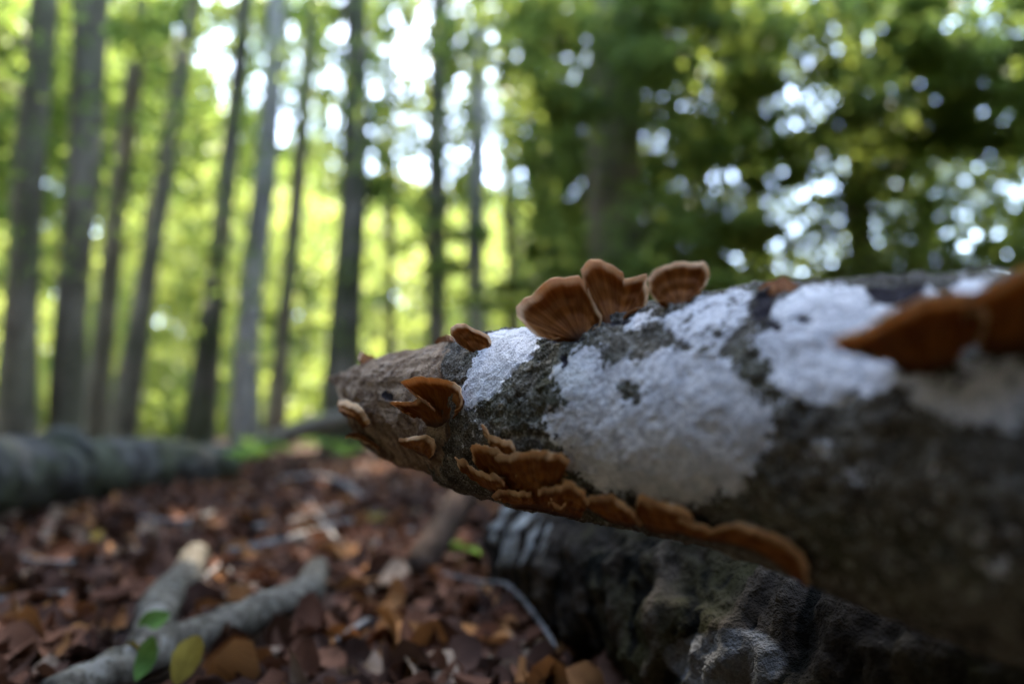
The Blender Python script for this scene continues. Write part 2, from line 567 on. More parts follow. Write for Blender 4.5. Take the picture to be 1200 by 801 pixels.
def poly_sd(poly_px):
    """signed distance (metres, + inside) on the unrolled log surface from an outline given in photo pixels"""
    I = [surf_index(*p) for p in poly_px]
    A = LTH.copy(); A[A > math.pi] -= 2 * math.pi
    q = np.stack([LS[I], A[I] * LRAD[I]], 1)
    X, Y = LS, A * LRAD
    lo, hi = q.min(0) - .05, q.max(0) + .05
    sel = np.nonzero((X > lo[0]) & (X < hi[0]) & (Y > lo[1]) & (Y < hi[1]))[0]
    x, y = X[sel], Y[sel]
    d = np.full(len(sel), 1e9); inside = np.zeros(len(sel), bool)
    for k in range(len(q)):
        a, b = q[k], q[(k + 1) % len(q)]
        e = b - a
        h = np.clip(((x - a[0]) * e[0] + (y - a[1]) * e[1]) / (e @ e + 1e-12), 0, 1)
        d = np.minimum(d, np.hypot(x - a[0] - h * e[0], y - a[1] - h * e[1]))
        cr = ((a[1] > y) != (b[1] > y)) & (x < (b[0] - a[0]) * (y - a[1]) / (b[1] - a[1] + 1e-12) + a[0])
        inside ^= cr
    out = np.full(len(flat), -.05)
    out[sel] = np.where(inside, d, -d)
    return out

def ell(cx, cy, rx, ry, n=12):
    return [(cx + rx * math.cos(a) * (1 + .18 * math.sin(3 * a + cx)), cy + ry * math.sin(a)) for a in np.linspace(0, 2 * math.pi, n, endpoint=False)]

lich = np.full(len(flat), -.05)
for poly, lim in (
    ([(576, 384), (600, 379), (628, 376), (652, 384), (640, 394), (631, 397), (622, 412), (612, 424), (592, 440), (582, 462), (566, 476),
      (545, 480), (538, 464), (547, 440), (560, 415), (566, 398)], 1),
    ([(676, 409), (706, 409), (712, 426), (734, 423), (745, 427), (772, 412), (794, 404), (816, 415), (849, 423), (877, 450), (905, 476),
      (911, 496), (904, 522), (890, 547), (868, 570), (838, 586), (800, 590), (760, 580), (722, 574), (694, 562), (668, 548), (660, 526),
      (676, 506), (672, 486), (656, 468), (647, 440), (660, 424)], 1),
    ([(733, 384), (745, 366), (765, 366), (772, 376), (752, 386)], 1),
    ([(780, 374), (812, 360), (850, 347), (888, 339), (884, 362), (872, 384), (848, 405), (815, 408), (796, 400), (784, 388)], .0018),
    ([(900, 360), (925, 346), (944, 338), (963, 338), (1013, 338), (1021, 354), (1049, 354), (1062, 365), (1060, 390), (1075, 410),
      (1062, 434), (1035, 456), (980, 470), (952, 478), (911, 450), (895, 426), (883, 398), (900, 382)], 1),
    (ell(1087, 342, 14, 8), 1), (ell(1136, 336, 26, 10), 1),
    ([(1060, 440), (1100, 425), (1150, 410), (1215, 400), (1230, 470), (1205, 494), (1160, 502), (1110, 490), (1066, 474)], .0022),
    ([(566, 470), (610, 470), (640, 480), (640, 500), (600, 500), (560, 490)], -.0035),
    (ell(570, 522, 22, 18), -.002), (ell(1010, 560, 14, 10), -.001), (ell(960, 530, 9, 7), .001), (ell(1070, 620, 20, 12), -.001),
    (ell(1120, 560, 34, 14), -.003), (ell(700, 500, 60, 34), 1), (ell(1180, 640, 30, 30), -.001),
):
    lich = np.maximum(lich, np.minimum(poly_sd(poly), lim))
hole = np.maximum.reduce([poly_sd(ell(740, 456, 17, 12)), poly_sd(ell(722, 392, 24, 10)) - .001])
lich = np.minimum(lich, -hole)
back = fbm(flat * 28, 3, 77)
lich = np.maximum(lich, np.where(front, -.05, np.clip((back - .18) * .03, -.05, .01)))
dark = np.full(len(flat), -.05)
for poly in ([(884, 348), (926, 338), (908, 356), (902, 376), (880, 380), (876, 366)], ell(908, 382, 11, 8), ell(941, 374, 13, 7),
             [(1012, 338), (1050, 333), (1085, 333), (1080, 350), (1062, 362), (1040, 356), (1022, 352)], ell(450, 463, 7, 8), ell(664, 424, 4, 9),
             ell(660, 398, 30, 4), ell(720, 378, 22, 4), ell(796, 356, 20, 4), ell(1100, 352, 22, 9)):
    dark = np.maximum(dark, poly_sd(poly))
sd_wood = poly_sd([(380, 430), (420, 418), (480, 404), (520, 400), (530, 404), (516, 428), (520, 452), (528, 480), (526, 510), (520, 540), (505, 565), (440, 540), (400, 480)])
woodm = np.where(LS < LS[surf_index(470, 480)], .02, sd_wood)
woodm = np.where(~front & (LS < LS[surf_index(530, 480)]), .02, woodm)

lump = .0030 * fbm(flat * 24, 3, 31)
crag = np.clip(ridged(flat * 110, 3, 41), -.5, 1) * .0020 + .0014 * fbm(flat * 330, 3, 43)
cover = np.clip(lich / .002 + .5, 0, 1)
soft = .0007 + .0009 * fbm(flat * 120, 3, 51) + .0005 * fbm(flat * 420, 2, 55)
wd = np.clip(woodm / .003 + .5, 0, 1)
grain = np.stack([LS * 14, np.cos(LTH) * 3.2, np.sin(LTH) * 3.2], 1)
wooddisp = -.0026 + .0020 * ridged(grain, 3, 61) + .0016 * fbm(flat * 90, 3, 65) + .0008 * fbm(flat * 200, 3, 63)
disp = lump + (1 - wd) * ((1 - cover) * crag + cover * soft) + wd * wooddisp - .0016 * np.clip(dark / .002, 0, 1)
disp *= np.clip(LRAD / .012, .12, 1)
logV = flat + LRING * disp[:, None]
endc = np.r_[logV, [lc[0] - LAX * .002], [lc[-1] + LAX * .003]]
j = np.arange(NT); j2 = (j + 1) % NT
o_ = (NS - 1) * NT
tri = np.r_[np.stack([np.full(NT, len(logV)), j, j2], 1), np.stack([np.full(NT, len(logV) + 1), o_ + j2, o_ + j], 1)]
LOG_O = LP[8].copy()
me = mesh_mixed('lichen_log', endc - LOG_O, grid_faces(NS, NT, True)[:, ::-1], tri)
for nm, v in (('lichen', lich), ('dark', dark), ('wood', woodm)):
    add_attr(me, nm, np.r_[v, v[0], v[-1]])
log = link('fallen_log', me, M_LOG, loc=tuple(LOG_O), cat='log',
           label='fallen log with white lichen patches, brown bracket fungi and a broken pale end')
lpx, lpy, lz = to_px(logV)

# ------------------------------------------------------------------ bracket fungi
ZB = np.full((801 + 40, 1400), np.inf)
_ok = np.nonzero(front & (lpx > 1) & (lpx < 1395) & (lpy > 1) & (lpy < 835))[0]
np.minimum.at(ZB, (lpy[_ok].astype(int), lpx[_ok].astype(int)), lz[_ok])
for _ in range(3):                                       # close pin holes between vertices
    pad = np.pad(ZB, 1, constant_values=np.inf)
    nb = np.minimum.reduce([pad[1:-1, :-2], pad[1:-1, 2:], pad[:-2, 1:-1], pad[2:, 1:-1]])
    ZB = np.where(np.isinf(ZB), nb, ZB)

def off_bark(G, v, clear):
    """keep a bracket's grid points outside the bark: where one lies inside the log, bring it out along its sight line"""
    m, n = G.shape[:2]
    P = G.reshape(-1, 3)
    x, y, z = to_px(P)
    ok = (x > 0) & (x < 1399) & (y > 0) & (y < 840)
    zb = np.full(len(P), np.inf)
    zb[ok] = ZB[y[ok].astype(int), x[ok].astype(int)]
    push = np.where(np.isinf(zb), 0, np.maximum(0, z - (zb - np.repeat(.0022 * np.minimum(1, v * 8) + v ** 1.6 * clear, n)))).reshape(m, n)
    ker = np.hanning(11)[1:-1]; ker /= ker.sum()
    sm = np.stack([np.convolve(np.pad(r, 4, 'edge'), ker, 'valid') for r in push])
    push = np.maximum(push * .9, sm).reshape(-1)
    k = (z - push) / z
    return (CAMP + (P - CAMP) * k[:, None]).reshape(m, n, 3)

def sheet(name, base_px, rim_px, off, parent=None, thick=.0017, bulge=.003, n=72, m=18, seed=0, wave=.0016, scal=1.0, sink=.002, clear=.009, tags=None):
    """bracket: grows from a foot on the log surface (base_px) out to a margin (rim_px); off = how much nearer (-)
    or farther (+) than the foot the margin stands, in metres, along the margin"""
    I = [surf_index(*p) for p in base_px]
    bp = np.array([logV[i] - LRING[i] * sink for i in I])
    if len(bp) == 1: bp = np.r_[bp, bp + [[.001, 0, 0]]]
    bq = resample(bp, n)
    rp = resample(np.array(rim_px, float), n)
    rr = np.random.default_rng(seed + 5)
    k = np.arange(n)
    for fr, am in ((.09, .8), (.23, .6), (.55, .35)):
        rp[:, 0] += scal * am * np.sin(k * fr * 2 + rr.random() * 6)
        rp[:, 1] += scal * am * np.sin(k * fr * 2.3 + rr.random() * 6)
    bd = (bq - CAMP) @ FWD
    offs = np.interp(np.linspace(0, 1, n), np.linspace(0, 1, len(off)), off)
    rq = np.array([at(rp[i, 0], rp[i, 1], bd[i] + offs[i]) for i in range(n)])
    ulen = np.r_[0, np.cumsum(np.linalg.norm(np.diff(rq, axis=0), axis=1))]
    v = np.linspace(0, 1, m) ** .9
    G = bq[None] * (1 - v)[:, None, None] + rq[None] * v[:, None, None]
    if np.mean(off) <= 0:
        G = off_bark(G, v, clear)
    du = np.gradient(G, axis=1); dv = np.gradient(G, axis=0)
    Nn = np.cross(du, dv)
    Nn /= np.linalg.norm(Nn, axis=2)[..., None] + 1e-9
    cen = G.mean((0, 1))
    Nm = Nn.mean((0, 1)); Nm /= np.linalg.norm(Nm) + 1e-9
    flip = 1 if Nm @ (CAMP - cen) > 0 else -1
    tow = Nm * flip                                     # towards the viewer's side
    P = G.reshape(-1, 3)
    nz = fbm(P * 120 + seed * 3.1, 3, 70 + seed).reshape(m, n)
    hb = bulge * np.sin(math.pi * v)[:, None] + wave * nz * v[:, None]
    hb = hb + .0007 * np.sin(v * 24)[:, None] * v[:, None]
    G = G + tow[None, None] * hb[..., None]
    th = thick * (1.15 - .55 * v ** 3)
    th[-1] *= .55
    A = G + tow * (th / 2)[:, None, None]
    Bk = G - tow * (th / 2)[:, None, None]
    out = G[-1] + (G[-1] - G[-2]) / (np.linalg.norm(G[-1] - G[-2], axis=1)[:, None] + 1e-9) * thick * .28
    V = np.r_[A.reshape(-1, 3), Bk.reshape(-1, 3), out]
    fa = grid_faces(m, n); fb = grid_faces(m, n)[:, ::-1] + m * n
    i = np.arange(n - 1); L = (m - 1) * n; O = 2 * m * n
    f1 = np.stack([L + i, L + i + 1, O + i + 1, O + i], 1)
    f2 = np.stack([O + i, O + i + 1, m * n + L + i + 1, m * n + L + i], 1)
    jj = np.arange(m - 1)
    sides = []
    for c0 in (0, n - 1):
        sides.append(np.stack([jj * n + c0, (jj + 1) * n + c0, m * n + (jj + 1) * n + c0, m * n + jj * n + c0], 1))
    foot = np.stack([i, i + 1, m * n + i + 1, m * n + i], 1)
    faces = np.r_[fa, fb, f1, f2, sides[0], sides[1], foot]
    if parent is None:
        org = bq.mean(0)
        me = new_mesh(name, V - org, faces)
    else:
        me = new_mesh(name, V, faces)
    ww = np.minimum(np.minimum(k, n - 1 - k) / (n * .10), 1)       # side edges count as margin too
    vv = np.repeat(v, n).reshape(m, n)
    add_attr(me, 'vv', np.r_[vv.ravel(), vv.ravel(), np.ones(n)])
    uu = np.tile(ulen * 60 * .25, m)
    add_attr(me, 'uu', np.r_[uu, uu, ulen * 15])
    if parent is None:
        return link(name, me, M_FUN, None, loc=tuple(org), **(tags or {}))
    return link(name, me, M_FUN, parent)

def cluster(label, foot_px):
    i = surf_index(*foot_px)
    return thing('bracket_fungus', label, 'fungus', logV[i], 'bracket fungi on the log')

c1 = cluster('large brown double fan bracket fungus standing on the crest of the log', (700, 390))
sheet('cap', [(670, 397), (684, 395), (690, 392)],
      [(655, 394), (646, 398), (632, 395), (616, 383), (606, 371), (605, 358), (613, 349), (623, 346), (634, 335), (646, 327), (662, 327), (679, 323),
       (684, 332), (691, 344), (697, 357), (704, 372), (703, 381), (694, 386)],
      [-.004, -.008, -.006, 0, .004, .006, .006, .004, .002, 0], c1, bulge=-.004, seed=1)
sheet('cap', [(708, 379), (718, 379), (728, 377)],
      [(703, 372), (696, 358), (689, 344), (683, 331), (679, 316), (684, 308), (692, 304), (703, 306), (714, 310), (724, 314), (731, 319), (732, 326),
       (740, 325), (749, 321), (757, 321), (757, 333), (759, 345), (757, 355), (750, 361), (741, 363), (731, 370)],
      [.002, .004, .006, .007, .006, .004, .002, -.002, -.004], c1, bulge=-.004, seed=2)
sheet('bracket_fungus', [(789, 357), (801, 356)],
      [(779, 354), (767, 349), (760, 339), (760, 326), (766, 318), (776, 312), (788, 307), (801, 306), (815, 306), (826, 307), (831, 314), (831, 325),
       (827, 335), (822, 341), (812, 345), (805, 352)], [-.002, .001, .004, .006, .006, .005, .003, 0, -.002], None, bulge=-.003, seed=3,
      tags=dict(label='single rounded brown bracket fungus upright beside the double fan', cat='fungus', group='bracket fungi on the log'))
sheet('bracket_fungus', [(554, 412), (567, 412)],
      [(546, 408), (535, 401), (528, 393), (527, 385), (534, 380), (546, 380), (560, 387), (572, 395), (575, 402), (570, 409)],
      [-.001, 0, .002, .004, .003, .001, 0], None, bulge=-.002, seed=4, n=48, scal=.7,
      tags=dict(label='small oval brown bracket fungus where bark meets bare wood on top', cat='fungus', group='bracket fungi on the log'))
sheet('bracket_fungus', [(520, 402), (534, 400)], [(512, 401), (514, 396), (522, 393), (534, 394), (538, 399)], [.012, .014, .012], None, bulge=.001,
      seed=5, n=32, scal=.5, thick=.003,
      tags=dict(label='tiny pale orange fungus edge behind the small oval bracket', cat='fungus', group='bracket fungi on the log'))
sheet('bracket_fungus', [(424, 426), (436, 424)], [(420, 421), (422, 413), (430, 416), (438, 417)], [.004, .006, .004], None, bulge=.001,
      seed=6, n=24, scal=.6, tags=dict(label='tiny brown fungus nub on the crest of the broken tip', cat='fungus', group='bracket fungi on the log'))
c2 = cluster('two stacked shell shaped bracket fungi on the bare wood beside a dark hole', (515, 492))
sheet('cap', [(503, 493), (514, 497), (526, 493)],
      [(498, 472), (488, 464), (478, 456), (469, 449), (475, 446), (485, 443), (504, 442), (525, 446), (537, 455), (541, 466), (538, 475), (531, 480)],
      [-.012, -.016, -.018, -.018, -.016, -.014, -.012], c2, bulge=-.004, seed=7)
sheet('cap', [(497, 498), (508, 500), (517, 497)],
      [(483, 491), (471, 482), (458, 472), (467, 471), (478, 471), (490, 469), (500, 474), (509, 481)], [-.012, -.016, -.017, -.016, -.014], c2, bulge=-.003, seed=8)
sheet('bracket_fungus', [(478, 526), (490, 534), (502, 538)], [(467, 515), (476, 514), (486, 512), (498, 510), (507, 515), (511, 525), (507, 534)],
      [-.012, -.016, -.016, -.012], None, bulge=.001, seed=9, n=48, scal=.6,
      tags=dict(label='small thin bracket fungus low on the bare wood under the shell pair', cat='fungus', group='bracket fungi on the log'))
sheet('bracket_fungus', [(414, 492), (424, 494), (432, 499)], [(397, 470), (407, 470), (419, 475), (428, 485), (433, 496)],
      [-.006, -.009, -.009, -.006], None, bulge=.004, seed=10, n=48, scal=.8,
      tags=dict(label='curled brown bracket fungus under the pointed tip of the log', cat='fungus', group='bracket fungi on the log'))
sheet('bracket_fungus', [(424, 510), (434, 518), (446, 527)], [(405, 511), (413, 513), (424, 516), (436, 522), (446, 531)],
      [-.006, -.009, -.008, -.006], None, bulge=.004, seed=11, n=48, scal=.8,
      tags=dict(label='lower of two curled bracket fungi under the log tip', cat='fungus', group='bracket fungi on the log'))
c3 = cluster('dense tier of overlapping orange brown bracket fungi below the white lichen', (625, 590))
sheet('cap', [(598, 600), (622, 606), (650, 606), (680, 612)], [(584, 556), (606, 548), (632, 548), (655, 556), (690, 588)],
      [-.010, -.012, -.012, -.010], c3, bulge=.0004, thick=.0013, scal=1.4, seed=12, wave=.003, sink=.001, clear=.001)
sheet('cap', [(600, 572), (620, 578), (645, 574), (655, 565)],
      [(578, 534), (588, 534), (602, 531), (620, 530), (641, 528), (657, 533), (667, 541), (661, 549)], [-.014, -.020, -.022, -.020, -.014], c3, bulge=.0004, thick=.0013, scal=1.4, seed=13)
sheet('cap', [(582, 562), (592, 568), (602, 568)], [(558, 546), (554, 534), (552, 521), (566, 521), (577, 526), (586, 532), (593, 540)],
      [-.012, -.017, -.018, -.018, -.016], c3, bulge=.0004, thick=.0013, scal=1.4, seed=14)
sheet('cap', [(590, 548), (600, 550), (608, 548)], [(570, 514), (563, 499), (573, 508), (584, 516), (597, 521), (603, 530)],
      [-.007, -.009, -.009, -.009], c3, bulge=.0004, thick=.0013, scal=1.4, seed=15, n=48)
sheet('cap', [(578, 580), (594, 586), (606, 586)], [(538, 546), (531, 537), (541, 538), (550, 548), (562, 554), (579, 556), (592, 566)],
      [-.008, -.013, -.014, -.014, -.014], c3, bulge=.0004, thick=.0013, scal=1.4, clear=.015, seed=16)
sheet('cap', [(602, 592), (616, 596), (630, 594)], [(584, 583), (577, 580), (589, 575), (608, 577), (624, 580)], [-.008, -.012, -.013, -.012], c3, bulge=.0004, thick=.0013, scal=1.4, clear=.013, seed=17, n=48)
sheet('cap', [(640, 602), (660, 604), (684, 602)], [(630, 577), (643, 573), (656, 570), (669, 566), (678, 571), (690, 590)], [-.012, -.014, -.014, -.010], c3, bulge=.0004, thick=.0013, scal=1.4, clear=.013, seed=18)
sheet('cap', [(648, 604), (660, 606)], [(642, 590), (645, 585), (650, 593), (657, 595), (664, 588)], [-.012, -.014, -.014], c3, bulge=.0004, thick=.0013, seed=19, n=32, scal=.5)
c4 = cluster('long wavy ribbon of bracket fungus along the underside of the log', (800, 625))
sheet('cap', [(698, 604), (716, 618), (736, 624), (750, 618)], [(685, 584), (695, 581), (714, 583), (731, 590), (745, 601), (750, 614)],
      [-.012, -.017, -.019, -.018, -.016], c4, bulge=.0004, thick=.0013, scal=1.4, seed=20)
sheet('cap', [(748, 618), (765, 628), (790, 630), (808, 622)], [(744, 598), (747, 588), (752, 581), (762, 587), (783, 591), (801, 595), (812, 604), (811, 613)],
      [-.018, -.022, -.023, -.022, -.018], c4, bulge=.0004, thick=.0013, scal=1.4, seed=21)
sheet('cap', [(790, 626), (820, 636), (850, 640), (880, 648), (905, 662), (925, 676)],
      [(797, 607), (810, 614), (832, 619), (848, 617), (862, 614), (880, 617), (904, 626), (926, 638), (941, 654), (945, 668), (949, 690)],
      [-.016, -.020, -.022, -.022, -.022, -.019, -.014], c4, bulge=.0004, thick=.0013, scal=1.4, seed=22, n=110, wave=.002)
c5 = cluster('thick dark brown bracket fungi on the wide upper end of the log', (1100, 425))
sheet('cap', [(1050, 424), (1080, 430), (1115, 418)],
      [(1030, 420), (1005, 414), (980, 408), (977, 399), (1000, 391), (1025, 380), (1050, 365), (1080, 354), (1110, 350), (1140, 352), (1160, 372), (1150, 398)],
      [-.010, -.018, -.022, -.024, -.024, -.022, -.018, -.012], c5, bulge=-.003, seed=23, thick=.004)
sheet('cap', [(1150, 405), (1180, 408), (1215, 400)],
      [(1128, 372), (1130, 352), (1150, 342), (1180, 328), (1215, 312), (1250, 315), (1265, 350), (1245, 380)],
      [-.010, -.016, -.020, -.022, -.020, -.016], c5, bulge=-.003, seed=24, thick=.004)
sheet('bracket_fungus', [(898, 346), (915, 344), (932, 342)], [(888, 339), (896, 331), (906, 329), (912, 325), (919, 322), (928, 328), (938, 336)],
      [.006, .010, .010, .006], None, bulge=.001, seed=25, n=40,
      tags=dict(label='dark brown ragged fungus rim peeping over the crest behind white lichen', cat='fungus', group='bracket fungi on the log'))

# ------------------------------------------------------------------ rotten log underneath
def build_support():
    ax0, ax1 = np.array([.018, 1.05]), np.array([.43, -.28])
    n, k = 300, 200
    t = np.linspace(0, 1, n)
    r = .068 + .034 * t
    c = np.c_[ax0[0] + (ax1[0] - ax0[0]) * t, ax0[1] + (ax1[1] - ax0[1]) * t, r * .86]
    c[:, 2] += 0
    T = np.array([*(ax1 - ax0), 0]); T /= np.linalg.norm(T)
    U = np.array([0, 0, 1.0]); B = np.cross(T, U)
    th = np.linspace(0, 2 * math.pi, k, endpoint=False)
    ring = np.cos(th)[:, None] * U + np.sin(th)[:, None] * B
    endr = np.clip(np.sqrt(np.clip(t / .02, 0, 1)), .3, 1)
    base = (c[:, None] + ring[None] * r[:, None, None]).reshape(-1, 3)
    L = np.repeat(t * 1.39, k)
    TH = np.tile(th, n)
    rings = np.sin(L * 150 + 3 * vnoise(base * 14, 3)) * np.clip(1 - L / .55, 0, 1)
    d = .008 * fbm(base * 11, 3, 21) + .003 * rings + .006 * ridged(np.stack([L * 9, np.cos(TH) * 2.6, np.sin(TH) * 2.6], 1), 3, 25) + .006 * ridged(base * 45, 3, 28) + .003 * fbm(base * 90, 3, 27)
    fib = fbm(np.stack([L * 46 + 1.5 * vnoise(base * 9, 8) + .5 * vnoise(base * 40, 6), np.cos(TH) * 1.1, np.sin(TH) * 1.1], 1), 4, 33, .62)
    plate = np.clip(fbm(np.stack([L * 7, np.cos(TH) * 1.5, np.sin(TH) * 1.5], 1), 2, 35) * 9, -1, 1)
    d = d * .7 + .016 * fib + .004 * plate
    V = base + np.tile(ring, (n, 1)) * d[:, None]
    V = (c[:, None] + (V.reshape(n, k, 3) - c[:, None]) * endr[:, None, None]).reshape(-1, 3)
    V = np.r_[V, [c[0] + T * .015], [c[-1]]]
    j = np.arange(k); j2 = (j + 1) % k; o = (n - 1) * k
    tri = np.r_[np.stack([np.full(k, n * k), j, j2], 1), np.stack([np.full(k, n * k + 1), o + j2, o + j], 1)]
    org = np.array([c[40, 0], c[40, 1], 0])
    me = mesh_mixed('rotten_log', V - org, grid_faces(n, k, True)[:, ::-1], tri)
    peel = fbm(np.stack([L * 6, np.cos(TH) * 1.3, np.sin(TH) * 1.3], 1), 3, 91)
    sx, sy, _ = to_px(V[:n * k])
    peel = .55 - ((sx - 850) / 120) ** 2 - ((sy - 775) / 62) ** 2 + .35 * peel
    peel = np.clip(peel, -1, 1)
    ringp = np.clip(1.1 - ((sx - 598) / 62) ** 2 - ((sy - 622) / 52) ** 2, 0, 1) * np.clip(fib * 2.6 + .25, 0, 1)
    add_attr(me, 'peel', np.r_[peel, 0, 0]); add_attr(me, 'ringp', np.r_[ringp, 0, 0]); add_attr(me, 'fib', np.r_[fib, 0, 0])
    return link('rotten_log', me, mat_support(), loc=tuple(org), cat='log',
                label='dark mossy rotten log with peeling bark lying under the lichen log')

def mat_support():
    m, nt, b = mat_base("peeling_rotten_bark")
    g = NG(nt)
    P = g.coord()
    n1 = g.noise(P, 30, 5, .65); n2 = g.noise(P, 140, 4, .65); n3 = g.noise(P, 9, 4, .6)
    col = g.mix(g.step(n1, .38, .66), (.010, .008, .006), (.034, .027, .020))  # bark colours lowered to stand in for shade under the upper log
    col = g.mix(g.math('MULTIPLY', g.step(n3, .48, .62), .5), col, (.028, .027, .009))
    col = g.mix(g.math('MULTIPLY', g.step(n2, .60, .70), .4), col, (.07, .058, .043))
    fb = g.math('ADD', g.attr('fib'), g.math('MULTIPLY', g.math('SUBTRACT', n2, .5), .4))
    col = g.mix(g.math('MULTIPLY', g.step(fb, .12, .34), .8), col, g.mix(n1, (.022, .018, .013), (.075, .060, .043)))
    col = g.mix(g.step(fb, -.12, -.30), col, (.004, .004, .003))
    pe = g.math('ADD', g.attr('peel'), g.math('MULTIPLY', g.math('SUBTRACT', n1, .5), .35))
    col = g.mix(g.step(pe, .10, .22), col, g.mix(n2, (.04, .04, .036), (.12, .118, .11)))
    col = g.mix(g.step(g.math('ADD', g.attr('ringp'), g.math('MULTIPLY', g.math('SUBTRACT', n2, .5), .5)), .38, .6), col, g.mix(n1, (.10, .10, .085), (.30, .30, .27)))
    nt.links.new(col, b.inputs['Base Color'])
    b.inputs['Roughness'].default_value = .95
    b.inputs['Specular IOR Level'].default_value = .03
    nt.links.new(g.bump(g.math('ADD', n1, g.math('MULTIPLY', n2, .7)), .010, 1.0), b.inputs['Normal'])
    return m
build_support()

# ------------------------------------------------------------------ sticks, twigs and the far log
KEEP_OFF = []
def gpath(pts, lift, keep=False):
    """pixels on the ground -> world path lying on it"""
    out = []
    for p in pts:
        g = on_ground(p[0], p[1], lift)
        out.append([g[0], g[1], gz(g[0], g[1]) * .6 + lift + (p[2] if len(p) > 2 else 0)])
    out = np.array(out)
    if keep: KEEP_OFF.extend(resample(out, 24)[:, :2].tolist())
    return out

# thick far log on the left
fl = np.array([on_ground(-330, 690), on_ground(-120, 640), on_ground(0, 606), on_ground(110, 588), on_ground(200, 573), on_ground(262, 562)])
fr = np.array([.115, .11, .105, .10, .092, .080])
fl[:, 2] = fr * .92
tube_obj('fallen_tree_log', fl, fr, M_FARLOG, nseg=64, nring=160, rough=.17, freq=9, seed=3, fine=.009,
         label='thick grey fallen trunk lying across the leaf litter with dark shaded side', cat='log')
kp = at(70, 521, float(((fl[2] + fl[3]) / 2 - CAMP) @ FWD))
V, q, t_ = tube([kp + [-.07, -.01, -.03], kp + [-.02, 0, .008], kp + [.03, 0, .010], kp + [.09, .01, -.03]], [.028, .045, .04, .02], 20, 24, .25, 25, 8)
link('bark_knot', mesh_mixed('bark_knot', V - kp, q, t_), M_FARLOG, None, 'rough bark lump sitting on the thick grey fallen trunk', 'bark', loc=tuple(kp))

pal = np.array([at(312, 520, 5.2), at(345, 506, 5.1), at(378, 496, 5.0), at(420, 486, 4.9), at(480, 474, 4.8)])
tube_obj('fallen_branch', pal, [.07, .075, .07, .065, .06], M_STICK, nseg=16, nring=30, rough=.15, freq=8, seed=4,
         label='pale fallen branch slanting up behind the broken tip of the log', cat='branch')
st = gpath([(60, 812), (120, 788), (200, 750), (250, 732), (295, 715), (335, 700), (362, 690), (372, 672, .01)], .028, True)
tube_obj('fallen_branch', st, [.013, .0165, .018, .018, .019, .020, .019, .014], M_STICK, nseg=28, nring=110, rough=.24, freq=42, seed=5, fine=.0018, flat_end=True,
         label='pale grey crooked branch on the leaves with an upturned broken end', cat='branch')
st = gpath([(165, 752), (178, 726), (186, 704), (205, 684), (220, 668), (230, 654, .01)], .032, True)
tube_obj('fallen_branch', st, [.012, .014, .019, .020, .019, .016], M_STICK, nseg=28, nring=80, rough=.42, freq=36, seed=6, fine=.002,
         label='short knobbly pale branch stub joining the crooked branch', cat='branch')
a, b_ = on_ground(490, 668, .015), at(556, 562, 1.25)
mid = (a + b_) / 2 + np.array([0, 0, .004])
tube_obj('leaning_stick', [a, mid, b_, b_ + (b_ - a) * .35], [.024, .025, .025, .022], M_BROWN, nseg=18, nring=30, rough=.10, freq=25, seed=7,
         label='brown bare stick leaning up towards the broken log', cat='stick')
tw = gpath([(520, 676, .01), (560, 688, .012), (592, 694, .016), (612, 712, .014), (632, 734, .012), (652, 756, .006)], .024)
tube_obj('twig', tw, [.0018, .0022, .0025, .0024, .0022, .0016], M_TWIG, nseg=10, nring=40, rough=.2, freq=90, seed=8,
         label='thin grey curved twig beside the rotten log', cat='twig')
tw = gpath([(556, 690, .008), (563, 706, .006), (569, 722)], .018)
tube_obj('twig', tw, [.0014, .0016, .001], M_TWIG, nseg=8, nring=20, rough=.2, freq=90, seed=9,
         label='short side twig pointing down from the curved grey twig', cat='twig')
tw = gpath([(575, 775, .01), (580, 790, .012), (578, 806, .004)], .005)
tube_obj('twig', tw, [.004, .0045, .004], M_STICK, nseg=10, nring=16, rough=.3, freq=90, seed=10,
         label='tiny white lichened twig stub among brown leaves', cat='twig')
for i, (pts, r, lab) in enumerate((
    ([(268, 654, .014), (310, 645, .014), (350, 634, .014), (412, 612, .014)], .009, 'long grey stick lying in the litter behind the crooked branch'),
    ([(330, 566, .014), (372, 562, .014), (402, 570, .014), (424, 588, .014)], .014, 'pale bent stick on the ground near green seedlings'),
    ([(100, 640), (112, 668), (140, 690)], .006, 'short curved grey twig on the dark leaves'),
    ([(300, 622, .014), (350, 612, .014), (400, 600, .014)], .008, 'grey stick parallel to the long stick in the litter'),
    ([(-40, 720, .01), (40, 712, .012), (110, 700, .01)], .007, 'thin dark twig half buried beside the pale branch stub'),
    ([(30, 790), (90, 768), (130, 744)], .006, 'thin grey twig resting across the crooked branch'),
    ([(395, 760, .014), (430, 742, .018), (470, 738, .014)], .0035, 'thin bent twig in front of the split pale brown leaf'),
    ([(20, 660, .012), (70, 668, .014), (120, 660, .012)], .006, 'thin brown twig on dark litter in front of the thick trunk'),
    ([(440, 640, .012), (470, 628, .016), (500, 622, .012)], .006, 'short stick in the litter under the broken log tip'),
    ([(230, 690, .012), (262, 668, .014), (285, 700, .012)], .004, 'forked thin twig between the branch stub and crooked branch'),
    ([(360, 590, .012), (395, 640, .014)], .006, 'straight thin stick crossing the long grey stick'),
    ([(150, 610, .01), (215, 618, .014), (250, 606, .01)], .008, 'thin stick lying along the foot of the thick trunk'))):
    p = gpath(pts, r)
    tube_obj('twig', p, [r * .8] + [r] * (len(pts) - 2) + [r * .7], M_TWIG, nseg=12, nring=30, rough=.2, freq=40, seed=20 + i, label=lab, cat='twig')

